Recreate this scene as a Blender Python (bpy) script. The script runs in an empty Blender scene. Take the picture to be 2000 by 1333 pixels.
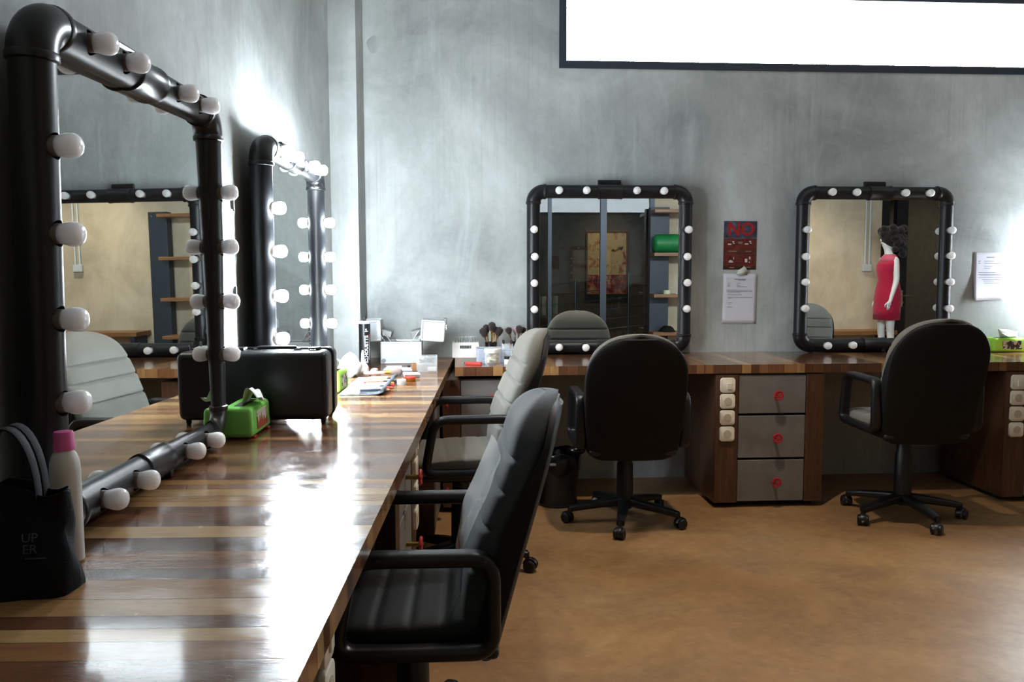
import bpy, bmesh, math, random
from mathutils import Vector, Matrix
from math import sin, cos, pi, radians, sqrt, exp
random.seed(7)
scn = bpy.context.scene
COL = scn.collection

# ------------------------------------------------------------------ materials
def rgb(h):
    h = h.lstrip('#')
    c = [int(h[i:i+2], 16)/255 for i in (0, 2, 4)]
    return tuple((x/12.92 if x <= .04045 else ((x+.055)/1.055)**2.4) for x in c) + (1,)

class NT:
    def __init__(s, name):
        s.m = bpy.data.materials.new(name); s.m.use_nodes = True
        s.t = s.m.node_tree; s.t.nodes.clear()
        s.out = s.t.nodes.new('ShaderNodeOutputMaterial')
    def n(s, typ, **kw):
        nd = s.t.nodes.new(typ)
        for k, v in kw.items():
            if k[0] == 'i' and k[1:].isdigit(): nd.inputs[int(k[1:])].default_value = v
            elif k.startswith('in_'): nd.inputs[k[3:].replace('_', ' ')].default_value = v
            else: setattr(nd, k, v)
        return nd
    def l(s, a, b): s.t.links.new(a, b)
    def math(s, op, a, b=None, clamp=False):
        nd = s.n('ShaderNodeMath', operation=op, use_clamp=clamp)
        for i, v in enumerate((a, b)):
            if v is None: continue
            if isinstance(v, (int, float)): nd.inputs[i].default_value = v
            else: s.l(v, nd.inputs[i])
        return nd.outputs[0]
    def mix(s, f, a, b, mode='MIX'):
        nd = s.n('ShaderNodeMix', data_type='RGBA', blend_type=mode)
        for i, v in ((0, f), (6, a), (7, b)):
            if isinstance(v, (int, float, tuple)): nd.inputs[i].default_value = v
            else: s.l(v, nd.inputs[i])
        return nd.outputs[2]
    def ramp(s, f, stops, interp='LINEAR'):
        nd = s.n('ShaderNodeValToRGB'); cr = nd.color_ramp; cr.interpolation = interp
        while len(cr.elements) < len(stops): cr.elements.new(.5)
        for e, (p, c) in zip(cr.elements, stops):
            e.position = p; e.color = c if isinstance(c, tuple) else (c, c, c, 1)
        s.l(f, nd.inputs[0]); return nd.outputs[0]
    def coord(s, kind='Object', scale=(1, 1, 1), loc=(0, 0, 0)):
        tc = s.n('ShaderNodeTexCoord'); mp = s.n('ShaderNodeMapping')
        mp.inputs['Scale'].default_value = scale; mp.inputs['Location'].default_value = loc
        s.l(tc.outputs[kind], mp.inputs[0]); return mp.outputs[0]
    def noise(s, vec, scale=5, detail=4, rough=.55, dist=0, col=False):
        nd = s.n('ShaderNodeTexNoise', in_Scale=scale, in_Detail=detail, in_Roughness=rough, in_Distortion=dist)
        s.l(vec, nd.inputs['Vector']); return nd.outputs[1 if col else 0]
    def bsdf(s, **kw):
        nd = s.n('ShaderNodeBsdfPrincipled'); s.p = nd
        for k, v in kw.items():
            key = k.replace('_', ' ')
            if isinstance(v, (int, float, tuple)): nd.inputs[key].default_value = v
            else: s.l(v, nd.inputs[key])
        s.l(nd.outputs[0], s.out.inputs[0]); return nd
    def bump(s, h, strength=.2, dist=.01):
        nd = s.n('ShaderNodeBump', in_Strength=strength, in_Distance=dist)
        s.l(h, nd.inputs['Height']); s.l(nd.outputs[0], s.p.inputs['Normal'])

def plain(name, c, rough=.5, metal=0., spec=.5, coat=0., var=.0, bump=0., bscale=80, trans=0., ior=1.45):
    """a material of one colour, with slight procedural wear"""
    t = NT(name); c = rgb(c) if isinstance(c, str) else c
    v = t.coord()
    col = c
    if var:
        nz = t.noise(v, 9, 5)
        lo = tuple(x*(1-var) for x in c[:3])+(1,); hi = tuple(min(1, x*(1+var)) for x in c[:3])+(1,)
        col = t.ramp(nz, [(.3, lo), (.7, hi)])
    t.bsdf(Base_Color=col, Roughness=rough, Metallic=metal, Specular_IOR_Level=spec, Coat_Weight=coat, Coat_Roughness=.08, Transmission_Weight=trans, IOR=ior)
    if bump: t.bump(t.noise(v, bscale, 3), bump, .002)
    return t.m

def emit(name, c, s):
    t = NT(name); e = t.n('ShaderNodeEmission'); e.inputs[0].default_value = c; e.inputs[1].default_value = s
    t.l(e.outputs[0], t.out.inputs[0]); return t.m

def concrete(name, base, dark, light, scale=1., streak=True):
    t = NT(name); v = t.coord('Object')
    n1 = t.noise(v, 1.1*scale, 6, .6, .6)
    n2 = t.noise(t.coord('Object', (1, 1, .35), (3, 1, 7)), 3.2*scale, 8, .68, .9)
    n3 = t.noise(v, 28*scale, 4, .7)
    c = t.ramp(n1, [(.30, dark), (.5, base), (.72, light)])
    c = t.mix(t.ramp(n2, [(.50, 0.), (.68, .38)]), c, light)
    c = t.mix(t.ramp(t.noise(t.coord('Object', (1, 1, .5), (9, 4, 2)), 2.1*scale, 7, .7, .4), [(.52, 0.), (.75, .5)]), c, dark)
    if streak:
        st = t.noise(t.coord('Object', (1, 1, .09), (1, 5, 0)), 11, 3, .5)
        ms = t.noise(t.coord('Object', (1, 1, 1), (0, 2, 8)), 1.6, 2)
        f = t.math('MULTIPLY', t.ramp(st, [(.60, 0.), (.72, 1.)]), t.ramp(ms, [(.5, 0.), (.66, .3)]))
        c = t.mix(f, c, light)
        fine = t.noise(t.coord('Object', (1, 1, .02), (2, 2, 0)), 60, 2)
        c = t.mix(t.math('MULTIPLY', t.ramp(fine, [(.5, 0.), (.75, .35)]), t.ramp(ms, [(.42, 0.), (.6, 1.)])), c, dark)
    c = t.mix(.10, c, t.ramp(n3, [(.3, dark), (.7, light)]))
    t.bsdf(Base_Color=c, Roughness=.72, Specular_IOR_Level=.3)
    h = t.math('ADD', t.math('MULTIPLY', n3, .3), n2)
    t.bump(h, .12, .008); return t.m

def floor_mat():
    t = NT('stained_concrete'); v = t.coord('Object')
    n1 = t.noise(v, .9, 6, .62, .7); n2 = t.noise(t.coord('Object', (1, 1, 1), (4, 2, 0)), 2.6, 8, .68, .5); n3 = t.noise(v, 22, 5, .7)
    c = t.ramp(n1, [(.28, rgb('#6f5439')), (.48, rgb('#8f6a44')), (.62, rgb('#9d7a53')), (.75, rgb('#85705a'))])
    c = t.mix(t.ramp(n2, [(.46, 0.), (.66, .6)]), c, rgb('#6a543e'))
    c = t.mix(t.ramp(t.noise(t.coord('Object', (1, 1, 1), (8, 8, 0)), 1.7, 9, .7, .4), [(.5, 0.), (.70, .5)]), c, rgb('#b89366'))
    c = t.mix(.2, c, t.ramp(n3, [(.3, rgb('#5d4228')), (.7, rgb('#c09a6c'))]))
    sc = t.noise(t.coord('Object', (.5, 9, 1), (3, 3, 0)), 5, 3)
    c = t.mix(t.math('MULTIPLY', t.ramp(sc, [(.66, 0.), (.74, .4)]), t.ramp(n1, [(.45, 0.), (.6, 1.)])), c, rgb('#c9ae8a'))
    t.bsdf(Base_Color=c, Roughness=t.ramp(n2, [(.3, .30), (.7, .48)]), Specular_IOR_Level=.45)
    t.bump(t.math('ADD', n3, n2), .08, .008); return t.m

def planks(name, w=.058, seed=0., tint=1.):
    """varnished boards glued side by side across the desk, each with its own wood"""
    t = NT(name); tc = t.n('ShaderNodeTexCoord'); sp = t.n('ShaderNodeSeparateXYZ'); t.l(tc.outputs['Object'], sp.inputs[0])
    x = sp.outputs[0]
    s = t.math('MULTIPLY', t.math('SINE', t.math('MULTIPLY', x, 23.)), .3)
    a = t.math('ADD', t.math('ADD', t.math('DIVIDE', x, w), s), 100.+seed)
    idx = t.math('FLOOR', a); fr = t.math('FRACT', a)
    wn = t.n('ShaderNodeTexWhiteNoise', noise_dimensions='1D'); t.l(idx, wn.inputs['W'])
    pick = t.math('FRACT', t.math('ADD', t.math('MULTIPLY', idx, .618034), t.math('MULTIPLY', wn.outputs[0], .34)))
    k = lambda h: tuple(min(1, q*tint) for q in rgb(h)[:3])+(1,)
    c = t.ramp(pick, [(0, k('#634a38')), (.16, k('#94714f')), (.32, k('#735440')), (.46, k('#a5825c')), (.58, k('#6a4c39')), (.70, k('#bda27a')), (.82, k('#8a6446')), (.91, k('#b4946a'))], 'CONSTANT')
    g = t.noise(t.coord('Object', (22, 1.6, 1), (seed, 0, 0)), 6, 6, .65, .8)
    c = t.mix(.55, c, t.ramp(g, [(.3, rgb('#4a3020')), (.7, rgb('#b08a5c'))]), 'SOFT_LIGHT')
    g2 = t.noise(t.coord('Object', (3, .8, 1), (seed+3, 0, 0)), 4, 5, .6, .6)
    c = t.mix(t.ramp(g2, [(.45, 0.), (.8, .45)]), c, rgb('#4b2f1e'))
    edge = t.math('MINIMUM', fr, t.math('SUBTRACT', 1., fr))
    c = t.mix(t.ramp(edge, [(0., .7), (.035, 0.)]), c, rgb('#2a1a10'))
    rg = t.ramp(t.noise(t.coord('Object', (1.4, 1, 1), (5, 1, 0)), 9, 5, .65), [(.35, .16), (.7, .28)])
    t.bsdf(Base_Color=c, Roughness=rg, Specular_IOR_Level=.32, Coat_Weight=.5, Coat_Roughness=.08)
    wv = t.noise(t.coord('Object', (1.3, 1, 1)), 7, 3, .5)
    fine = t.noise(t.coord('Object', (6, 1, 1)), 40, 3, .6)
    t.bump(t.math('ADD', t.math('ADD', wv, t.math('MULTIPLY', fine, .12)), t.math('MULTIPLY', t.ramp(edge, [(0., 0.), (.05, 1.)]), .05)), .14, .02)
    return t.m

def wood(name, c1, c2, rough=.4, axis=2):
    t = NT(name); sc = [12, 12, 12]; sc[axis] = .9
    g = t.noise(t.coord('Object', tuple(sc)), 4, 6, .65, 1.)
    c = t.ramp(g, [(.28, rgb(c1)), (.72, rgb(c2))])
    t.bsdf(Base_Color=c, Roughness=rough, Specular_IOR_Level=.4); t.bump(g, .1, .002); return t.m

def fabric(name, c, sheen=.25, coat=0.):
    t = NT(name); c = rgb(c); v = t.coord()
    n = t.noise(v, 7, 4); f = t.noise(v, 420, 2)
    col = t.ramp(n, [(.3, tuple(x*.86 for x in c[:3])+(1,)), (.7, tuple(min(1, x*1.1) for x in c[:3])+(1,))])
    col = t.mix(.3, col, t.ramp(f, [(.35, tuple(x*.6 for x in c[:3])+(1,)), (.65, tuple(min(1, x*1.35) for x in c[:3])+(1,))]))
    t.bsdf(Base_Color=col, Roughness=.82, Specular_IOR_Level=.25, Sheen_Weight=sheen, Coat_Weight=coat, Coat_Roughness=.25)
    t.bump(f, .3, .0012); return t.m

def glass(name, tint=(1, 1, 1, 1), refl=1.0, rough=0.):
    """thin pane: mostly see-through, mirror-like at grazing angles"""
    t = NT(name); fr = t.n('ShaderNodeFresnel', in_IOR=1.5)
    tr = t.n('ShaderNodeBsdfTransparent'); tr.inputs[0].default_value = tint
    gl = t.n('ShaderNodeBsdfGlossy'); gl.inputs['Roughness'].default_value = rough
    mx = t.n('ShaderNodeMixShader')
    t.l(t.math('MULTIPLY', fr.outputs[0], refl, True), mx.inputs[0]); t.l(tr.outputs[0], mx.inputs[1]); t.l(gl.outputs[0], mx.inputs[2])
    t.l(mx.outputs[0], t.out.inputs[0]); return t.m

def mirror_mat():
    t = NT('silvered_mirror'); v = t.coord()
    n = t.noise(v, 3, 4)
    t.bsdf(Base_Color=(.80, .84, .83, 1), Metallic=1., Roughness=t.ramp(n, [(.3, .0), (.8, .012)])); return t.m

def clear_plastic(name, c=(1, 1, 1, 1), a=.75):
    t = NT(name); tr = t.n('ShaderNodeBsdfTransparent'); tr.inputs[0].default_value = c
    pr = t.n('ShaderNodeBsdfPrincipled'); pr.inputs['Base Color'].default_value = (.85*c[0], .88*c[1], .9*c[2], 1); pr.inputs['Roughness'].default_value = .12
    lw = t.n('ShaderNodeLayerWeight', in_Blend=.35)
    mx = t.n('ShaderNodeMixShader')
    t.l(t.math('ADD', t.math('MULTIPLY', lw.outputs[1], .6), 1-a, True), mx.inputs[0]); t.l(tr.outputs[0], mx.inputs[1]); t.l(pr.outputs[0], mx.inputs[2])
    t.l(mx.outputs[0], t.out.inputs[0]); return t.m

M = {}
M['wall'] = concrete('grey_concrete', rgb('#abb0af'), rgb('#858a8a'), rgb('#cdd4d5'))
M['wallwarm'] = concrete('beige_concrete', rgb('#b3a78f'), rgb('#958a76'), rgb('#c8bda6'), 1.)
M['ceil'] = concrete('ceiling_concrete', rgb('#a9aaa8'), rgb('#989996'), rgb('#b9bab8'), .7, False)
M['floor'] = floor_mat()
M['desk'] = planks('varnished_planks')
M['deskback'] = planks('varnished_planks_reddish', .06, 31., .85)
M['pipe'] = plain('black_pvc', '#15171b', .40, 0, .4, .0, .15, .05, 60)
M['fit'] = plain('black_pvc_fitting', '#131417', .33, 0, .5, 0, .12, .04, 50)
M['mirror'] = mirror_mat()
M['board'] = plain('black_backing', '#0c0c0d', .7)
def opal():
    t = NT('opal_glass'); t.bsdf(Base_Color=rgb('#f2f1f6'), Roughness=.2, Subsurface_Weight=1., Subsurface_Radius=(1., 1., 1.), Subsurface_Scale=.05, Coat_Weight=.2); return t.m
M['bulb'] = opal()
M['bulblit'] = emit('lit_opal_glass', (.86, .95, 1, 1), 420.)
M['bbase'] = plain('grey_lamp_base', '#6d6660', .5)
M['plastic'] = plain('black_chair_plastic', '#0f1013', .38, 0, .5, 0, .1, .06, 150)
M['shell'] = plain('black_chair_shell', '#0a0a0b', .62, 0, .3, 0, .1, .1, 220)
M['fabdark'] = fabric('charcoal_upholstery', '#363d40', .15)
M['fabgrey'] = fabric('grey_upholstery', '#66645e', .15)
M['vinyl'] = plain('black_vinyl', '#0e1113', .6, 0, .3, .0, .2, .05, 40)
M['film'] = clear_plastic('clear_wrapping_film', (1, 1, 1, 1), .92)
M['cabwood'] = wood('dark_brown_panel', '#38241a', '#5b3d2a', .42)
M['cabgrey'] = plain('grey_drawer_paint', '#6d6965', .55, 0, .4, 0, .12, .05, 30)
M['dark'] = plain('dark_gap', '#0b0a09', .8)
M['red'] = plain('red_valve_paint', '#a8182a', .3, 0, .5, .3, .1)
M['brass'] = plain('brass', '#9a7a45', .35, 1.)
M['white'] = plain('white_socket_plastic', '#d9d2c2', .3, 0, .5, 0, .03)
M['sockdark'] = plain('socket_recess', '#b9b09e', .4)
M['sockhole'] = plain('socket_hole', '#17140f', .6)
M['winframe'] = plain('dark_aluminium', '#333b45', .4, .3, .5)
M['pane'] = glass('window_pane')
M['tinted'] = glass('dark_pane', (.72, .75, .76, 1), 1.6)
M['conduit'] = plain('grey_conduit', '#b4babb', .45, 0, .4, 0, .06)
M['paper'] = plain('white_paper', '#cfd0da', .8, 0, .2, 0, .03)
M['ink'] = plain('grey_print', '#7f8597', .8)
M['ink2'] = plain('dark_print', '#5a6070', .8)
M['green'] = plain('lime_plastic', '#7fd060', .32, 0, .5, .1, .05)
M['green2'] = plain('yellow_green_plastic', '#a6e24a', .35, 0, .5, .1, .05)
M['tissue'] = plain('white_tissue', '#dfe6e6', .9, 0, .1, 0, .03)
M['case'] = plain('black_hard_case', '#111316', .33, 0, .5, .1, .15, .12, 120)
M['chrome'] = plain('chrome', '#c9ccd0', .15, 1.)
M['alu'] = plain('brushed_aluminium', '#cdd1d4', .3, .35, .5, 0, .04)
M['alupanel'] = plain('silver_panel', '#b9c1c5', .35, .2, .5, 0, .05)
M['traygrey'] = plain('grey_tray', '#77787a', .5)
M['blackmetal'] = plain('black_can_paint', '#0b0f14', .34, .0, .4, .0, .1)
M['whiteprint'] = plain('white_print', '#e9ecef', .5)
M['bagcloth'] = plain('black_nonwoven', '#0a0a0c', .8, 0, .2, 0, .2, .5, 300)
M['bagprint'] = plain('faded_print', '#3c404a', .8)
M['whitebottle'] = plain('white_bottle_plastic', '#d5d3cf', .3, 0, .5, .1, .03)
M['pink'] = plain('pink_cap_plastic', '#d7609c', .4)
M['rollcloth'] = fabric('slate_cloth', '#474e57', .1)
M['rollstripe'] = plain('white_striped_liner', '#d9dce6', .7)
M['hairbr'] = fabric('brown_bristles', '#2c2422', .15)
M['hairgrey'] = fabric('taupe_bristles', '#6b5d5b', .3)
M['hairpink'] = fabric('pink_bristles', '#c9a0a6', .3)
M['gold'] = plain('gold_ferrule', '#b58a3c', .3, 1.)
M['blackgloss'] = plain('black_gloss', '#0d0d0f', .2, 0, .5, .4)
M['clear'] = clear_plastic('clear_acrylic', (1, 1, 1, 1), .86)
M['clearblue'] = clear_plastic('bluish_clear_box', (.9, .94, 1, 1), .74)
M['milky'] = clear_plastic('milky_bag', (.95, 1, .98, 1), .35)
M['cream'] = plain('pale_green_puffs', '#c8cfae', .85, 0, .2, 0, .2)
M['beigepuff'] = plain('beige_puffs', '#b9a68e', .85, 0, .2, 0, .1)
M['powder'] = plain('white_powder', '#d8d2d2', .6)
M['redbox'] = plain('red_card', '#c8382f', .5)
M['steel'] = plain('painted_steel', '#2a323c', .45, .2, .5, 0, .1)
M['blackframe'] = plain('black_door_frame', '#101317', .4)
M['shelfwood'] = wood('shelf_board', '#5d3f28', '#94683f', .4, 0)
M['greenbag'] = plain('green_bag', '#12753c', .5, 0, .5, 0, .25, .2, 14)
M['skin'] = plain('white_mannequin', '#d3d9da', .4, 0, .4)
M['dress'] = fabric('crimson_cloth', '#9c1038', .15)
M['lace'] = fabric('crimson_lace', '#b9586f', .1)
M['wig'] = fabric('black_wig', '#120f0f', .2)
M['wire'] = plain('steel_rail', '#8b9096', .35, .9)
M['rearwall'] = plain('dim_corridor_wall', '#6a6258', .8, 0, .3, 0, .2)
M['binplastic'] = plain('dark_bin_plastic', '#26221f', .4, 0, .5, 0, .1)
M['binbag'] = plain('black_bin_bag', '#0b0b0c', .25, 0, .5)
M['lampglow'] = emit('lamp_glow', (1, .85, .66, 1), 6.)
M['beads'] = plain('dark_metal_beads', '#5a5d62', .25, .8)

# ------------------------------------------------------------------ mesh helpers
class MB:
    def __init__(s): s.v = []; s.f = []; s.wn = False
    def add(s, vs, fs):
        b = len(s.v); s.v += [tuple(v) for v in vs]; s.f += [tuple(i+b for i in f) for f in fs]; return s
    def box(s, c, d, rot=None):
        x, y, z = d[0]/2, d[1]/2, d[2]/2
        vs = [Vector(p) for p in ((-x,-y,-z),(x,-y,-z),(x,y,-z),(-x,y,-z),(-x,-y,z),(x,-y,z),(x,y,z),(-x,y,z))]
        if rot is not None:
            R = rot if isinstance(rot, Matrix) else Matrix.Rotation(rot, 3, 'Z'); vs = [R @ v for v in vs]
        return s.add([v+Vector(c) for v in vs], [(0,3,2,1),(4,5,6,7),(0,1,5,4),(1,2,6,5),(2,3,7,6),(3,0,4,7)])
    def rbox(s, c, d, r=.01, seg=3, rot=None):
        s.wn = True
        bm = bmesh.new(); bmesh.ops.create_cube(bm, size=1)
        for v in bm.verts: v.co = Vector((v.co.x*d[0], v.co.y*d[1], v.co.z*d[2]))
        r = min(r, .499*min(d))
        bmesh.ops.bevel(bm, geom=bm.edges[:], offset=r, segments=seg, profile=.5, affect='EDGES')
        R = None if rot is None else (rot if isinstance(rot, Matrix) else Matrix.Rotation(rot, 3, 'Z'))
        bm.verts.index_update()
        s.add([((R @ v.co) if R else v.co)+Vector(c) for v in bm.verts], [[v.index for v in f.verts] for f in bm.faces]); bm.free(); return s
    def lathe(s, prof, o=(0,0,0), d=(0,0,1), n=24, cap=True):
        d = Vector(d).normalized(); a = d.orthogonal().normalized(); b = d.cross(a); o = Vector(o); vs = []; fs = []
        for r, h in prof:
            for i in range(n):
                t = 2*pi*i/n; vs.append(o+d*h+(a*cos(t)+b*sin(t))*r)
        for k in range(len(prof)-1):
            for i in range(n):
                j = (i+1) % n; fs.append((k*n+i, k*n+j, (k+1)*n+j, (k+1)*n+i))
        if cap:
            if prof[0][0] > 1e-5: fs.append(tuple(range(n-1, -1, -1)))
            if prof[-1][0] > 1e-5: fs.append(tuple((len(prof)-1)*n+i for i in range(n)))
        return s.add(vs, fs)
    def cyl(s, p0, p1, r0, r1=None, n=20):
        p0 = Vector(p0); p1 = Vector(p1); r1 = r0 if r1 is None else r1
        return s.lathe([(r0, 0), (r1, (p1-p0).length)], p0, p1-p0, n)
    def sweep(s, path, sec, closed=False, up=(0,0,1), scale=None):
        """sec: list of (a,b) offsets; a along the side vector, b along the up-ish vector"""
        P = [Vector(p) for p in path]; n = len(P); m = len(sec); vs = []; U = Vector(up)
        for i in range(n):
            if closed: t = (P[(i+1) % n]-P[i-1])
            else: t = P[min(i+1, n-1)]-P[max(i-1, 0)]
            t.normalize(); sd = t.cross(U)
            if sd.length < 1e-4: sd = t.orthogonal()
            sd.normalize(); w = sd.cross(t); k = 1 if scale is None else scale[i]
            vs += [P[i]+sd*a*k+w*b*k for a, b in sec]
        fs = []
        for i in range(n if closed else n-1):
            j = (i+1) % n
            for q in range(m):
                r = (q+1) % m; fs.append((i*m+q, j*m+q, j*m+r, i*m+r))
        if not closed: fs += [tuple(range(m)), tuple((n-1)*m+q for q in range(m-1, -1, -1))]
        return s.add(vs, fs)
    def tube(s, path, r, n=10, closed=False, up=(0,0,1), scale=None):
        return s.sweep(path, [(r*cos(2*pi*i/n), r*sin(2*pi*i/n)) for i in range(n)], closed, up, scale)
    def prism(s, poly, z0, z1):
        n = len(poly); vs = [(x, y, z0) for x, y in poly]+[(x, y, z1) for x, y in poly]
        return s.add(vs, [tuple(range(n-1, -1, -1)), tuple(range(n, 2*n))]+[(i, (i+1) % n, n+(i+1) % n, n+i) for i in range(n)])
    def rings(s, R, cap=True):
        n = len(R[0]); vs = [p for r in R for p in r]; fs = []
        for k in range(len(R)-1):
            for i in range(n):
                j = (i+1) % n; fs.append((k*n+i, k*n+j, (k+1)*n+j, (k+1)*n+i))
        if cap: fs += [tuple(range(n-1, -1, -1)), tuple((len(R)-1)*n+i for i in range(n))]
        return s.add(vs, fs)
    def ball(s, c, r, n=14, m=8, sc=(1,1,1)):
        vs = []; fs = []; c = Vector(c)
        for k in range(1, m):
            for i in range(n):
                a = pi*k/m; t = 2*pi*i/n; vs.append(c+Vector((sin(a)*cos(t)*r*sc[0], sin(a)*sin(t)*r*sc[1], cos(a)*r*sc[2])))
        for k in range(m-2):
            for i in range(n): fs.append((k*n+i, (k+1)*n+i, (k+1)*n+(i+1) % n, k*n+(i+1) % n))
        vs += [c+Vector((0,0,r*sc[2])), c-Vector((0,0,r*sc[2]))]; t = len(vs)
        for i in range(n): fs += [(t-2, i, (i+1) % n), (t-1, (m-2)*n+(i+1) % n, (m-2)*n+i)]
        return s.add(vs, fs)
    def mesh(s, name, mat, angle=35):
        me = bpy.data.meshes.new(name); me.from_pydata(s.v, [], s.f); me.validate()
        bm = bmesh.new(); bm.from_mesh(me); bmesh.ops.recalc_face_normals(bm, faces=bm.faces[:]); bm.to_mesh(me); bm.free()
        me.materials.append(mat)
        for p in me.polygons: p.use_smooth = True
        me.set_sharp_from_angle(angle=radians(angle))
        if s.wn: WN.add(me.name)
        return me

WN = set()
def link(name, me, parent=None, loc=(0,0,0), rot=(0,0,0)):
    o = bpy.data.objects.new(name, me); COL.objects.link(o); o.parent = parent; o.location = loc; o.rotation_euler = rot
    if me is not None and me.name in WN:
        md = o.modifiers.new('face_normals', 'WEIGHTED_NORMAL'); md.keep_sharp = True
    return o
def obj(name, mb, mat, parent=None, loc=(0,0,0), rot=(0,0,0), angle=35):
    return link(name, mb.mesh(name, mat, angle), parent, loc, rot)
def tag(o, label, cat, group=None):
    o['label'] = label; o['category'] = cat
    if group: o['group'] = group
    return o
def thing(name, label, cat, loc=(0,0,0), rot=(0,0,0), group=None):
    return tag(link(name, None, None, loc, rot), label, cat, group)
def struct(o, kind='structure'): o['kind'] = kind; return o
def copy_tree(o, parent=None):
    c = o.copy(); COL.objects.link(c); c.parent = parent
    for ch in list(o.children): copy_tree(ch, c)
    return c
def rrect(w, h, r, n=4):
    out = []
    for cx, cy, a0 in ((w/2-r, h/2-r, 0), (-w/2+r, h/2-r, 90), (-w/2+r, -h/2+r, 180), (w/2-r, -h/2+r, 270)):
        for i in range(n+1):
            a = radians(a0+90*i/n); out.append((cx+r*cos(a), cy+r*sin(a)))
    return out
def round_path(pts, r, n=6, closed=True):
    out = []; P = [Vector(p) for p in pts]; N = len(P)
    for i in range(N):
        if not closed and i in (0, N-1): out.append(P[i]); continue
        a = (P[i-1]-P[i]); b = (P[(i+1) % N]-P[i]); rr = r[i] if isinstance(r, (list, tuple)) else r
        rr = min(rr, a.length*.49, b.length*.49); p0 = P[i]+a.normalized()*rr; p1 = P[i]+b.normalized()*rr
        for k in range(n+1):
            t = k/n; out.append((1-t)**2*p0+2*t*(1-t)*P[i]+t*t*p1)
    return out
def text_mesh(body, size, extrude=.0005, bold=0., align='CENTER'):
    c = bpy.data.curves.new('lettering', 'FONT'); c.body = body; c.size = size; c.extrude = extrude; c.offset = bold
    c.align_x = align; c.align_y = 'CENTER'; c.resolution_u = 3
    o = bpy.data.objects.new('lettering_source', c); COL.objects.link(o)
    dg = bpy.context.evaluated_depsgraph_get(); dg.update()
    me = bpy.data.meshes.new_from_object(o.evaluated_get(dg)); bpy.data.objects.remove(o); me.name = 'lettering'; me.materials.clear(); return me

# ------------------------------------------------------------------ frame of the room
TH = .0455                                   # the left wall is not quite square to the back wall
YW = 4.96                                    # back wall
ZL, ZB = .760, .778                          # tops of the left and the back desk
LROT = pi/2-TH
def LP(u, v, z=0.): return Vector((-.818+sin(TH)*u+cos(TH)*v, 2.0165+cos(TH)*u-sin(TH)*v, z))
YR = -1.6                                    # wall behind the camera
XR = 8.2

def build_room():
    xl = lambda y: -.818+.0455*(y-2.0165)
    m = MB().prism([(-1.6, YR-.2), (XR, YR-.2), (XR, YW+.1), (-1.6, YW+.1)], -.1, 0)
    struct(obj('floor', m, M['floor']))
    m = MB().prism([(-1.6, YR-.2), (XR, YR-.2), (XR, YW+.1), (-1.6, YW+.1)], 3.4, 3.5)
    struct(obj('ceiling', m, M['ceil']))
    m = MB().prism([(xl(YR-.2)-.2, YR-.2), (xl(YR-.2), YR-.2), (xl(YW+.2), YW+.2), (xl(YW+.2)-.2, YW+.2)], 0, 3.4)
    struct(obj('wall_left', m, M['wall']))
    wx0, wx1, wz0, wz1 = .612, 3.92, 2.468, 2.93
    m = MB()
    x0, x1 = -1.2, XR
    m.box(((x0+x1)/2, YW+.1, wz0/2), (x1-x0, .2, wz0)); m.box(((x0+x1)/2, YW+.1, (wz1+3.4)/2), (x1-x0, .2, 3.4-wz1))
    m.box(((x0+wx0)/2, YW+.1, (wz0+wz1)/2), (wx0-x0, .2, wz1-wz0)); m.box(((x1+wx1)/2, YW+.1, (wz0+wz1)/2), (x1-wx1, .2, wz1-wz0))
    struct(obj('wall_back', m, M['wall']))
    m = MB().box((XR+.1, (YW+YR)/2, 1.7), (.2, YW-YR+.6, 3.4)); struct(obj('wall_right', m, M['wallwarm']))
    # window
    w = struct(link('window_1', None)); w.location = (0, 0, 0)
    m = MB(); t = .044; d = .09; yc = YW+.035
    m.box(((wx0+wx1)/2, yc, wz0+t/2), (wx1-wx0, d, t)); m.box(((wx0+wx1)/2, yc, wz1-t/2), (wx1-wx0, d, t))
    m.box((wx0+t/2, yc, (wz0+wz1)/2), (t, d, wz1-wz0-2*t)); m.box((wx1-t/2, yc, (wz0+wz1)/2), (t, d, wz1-wz0-2*t))
    obj('window_frame', m, M['winframe'], w)
    obj('window_pane', MB().box(((wx0+wx1)/2, YW+.05, (wz0+wz1)/2), (wx1-wx0-2*t, .004, wz1-wz0-2*t)), M['pane'], w)
    # squared column in the corner
    m = MB().prism([(xl(4.72)-.05, 4.715), (-.545, 4.715), (-.532, YW+.02), (xl(4.72)-.05, YW+.02)], 0, 3.4)
    struct(obj('trim_1', m, M['wall']))
    # round plaster patch
    m = MB(); pts = [(.034*(1+.12*sin(3*a)+.08*cos(2*a))*cos(a), .05*(1+.1*sin(2*a))*sin(a)) for a in [2*pi*i/28 for i in range(28)]]
    vs = [(x, 0, z) for x, z in pts]+[(x*.8, -.004, z*.8) for x, z in pts]
    m.add(vs, [(i, (i+1) % 28, 28+(i+1) % 28, 28+i) for i in range(28)]+[tuple(range(28, 56))])
    struct(obj('wall_patch', m, M['wall'], None, (-.472, YW-.0005, 2.585)))
    # conduit in the corner
    c = LP(2.72, .018); t = thing('conduit_pipe', 'thin grey conduit running up the corner beside the square column', 'pipe', (c.x, c.y, 0))
    obj('tube', MB().cyl((0,0,ZL), (0,0,3.35), .0105, n=14), M['conduit'], t)
    for z in (2.53, 1.5): obj('clamp', MB().rbox((0,-.002,z), (.05,.03,.02), .004), M['conduit'], t)
build_room()

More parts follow.
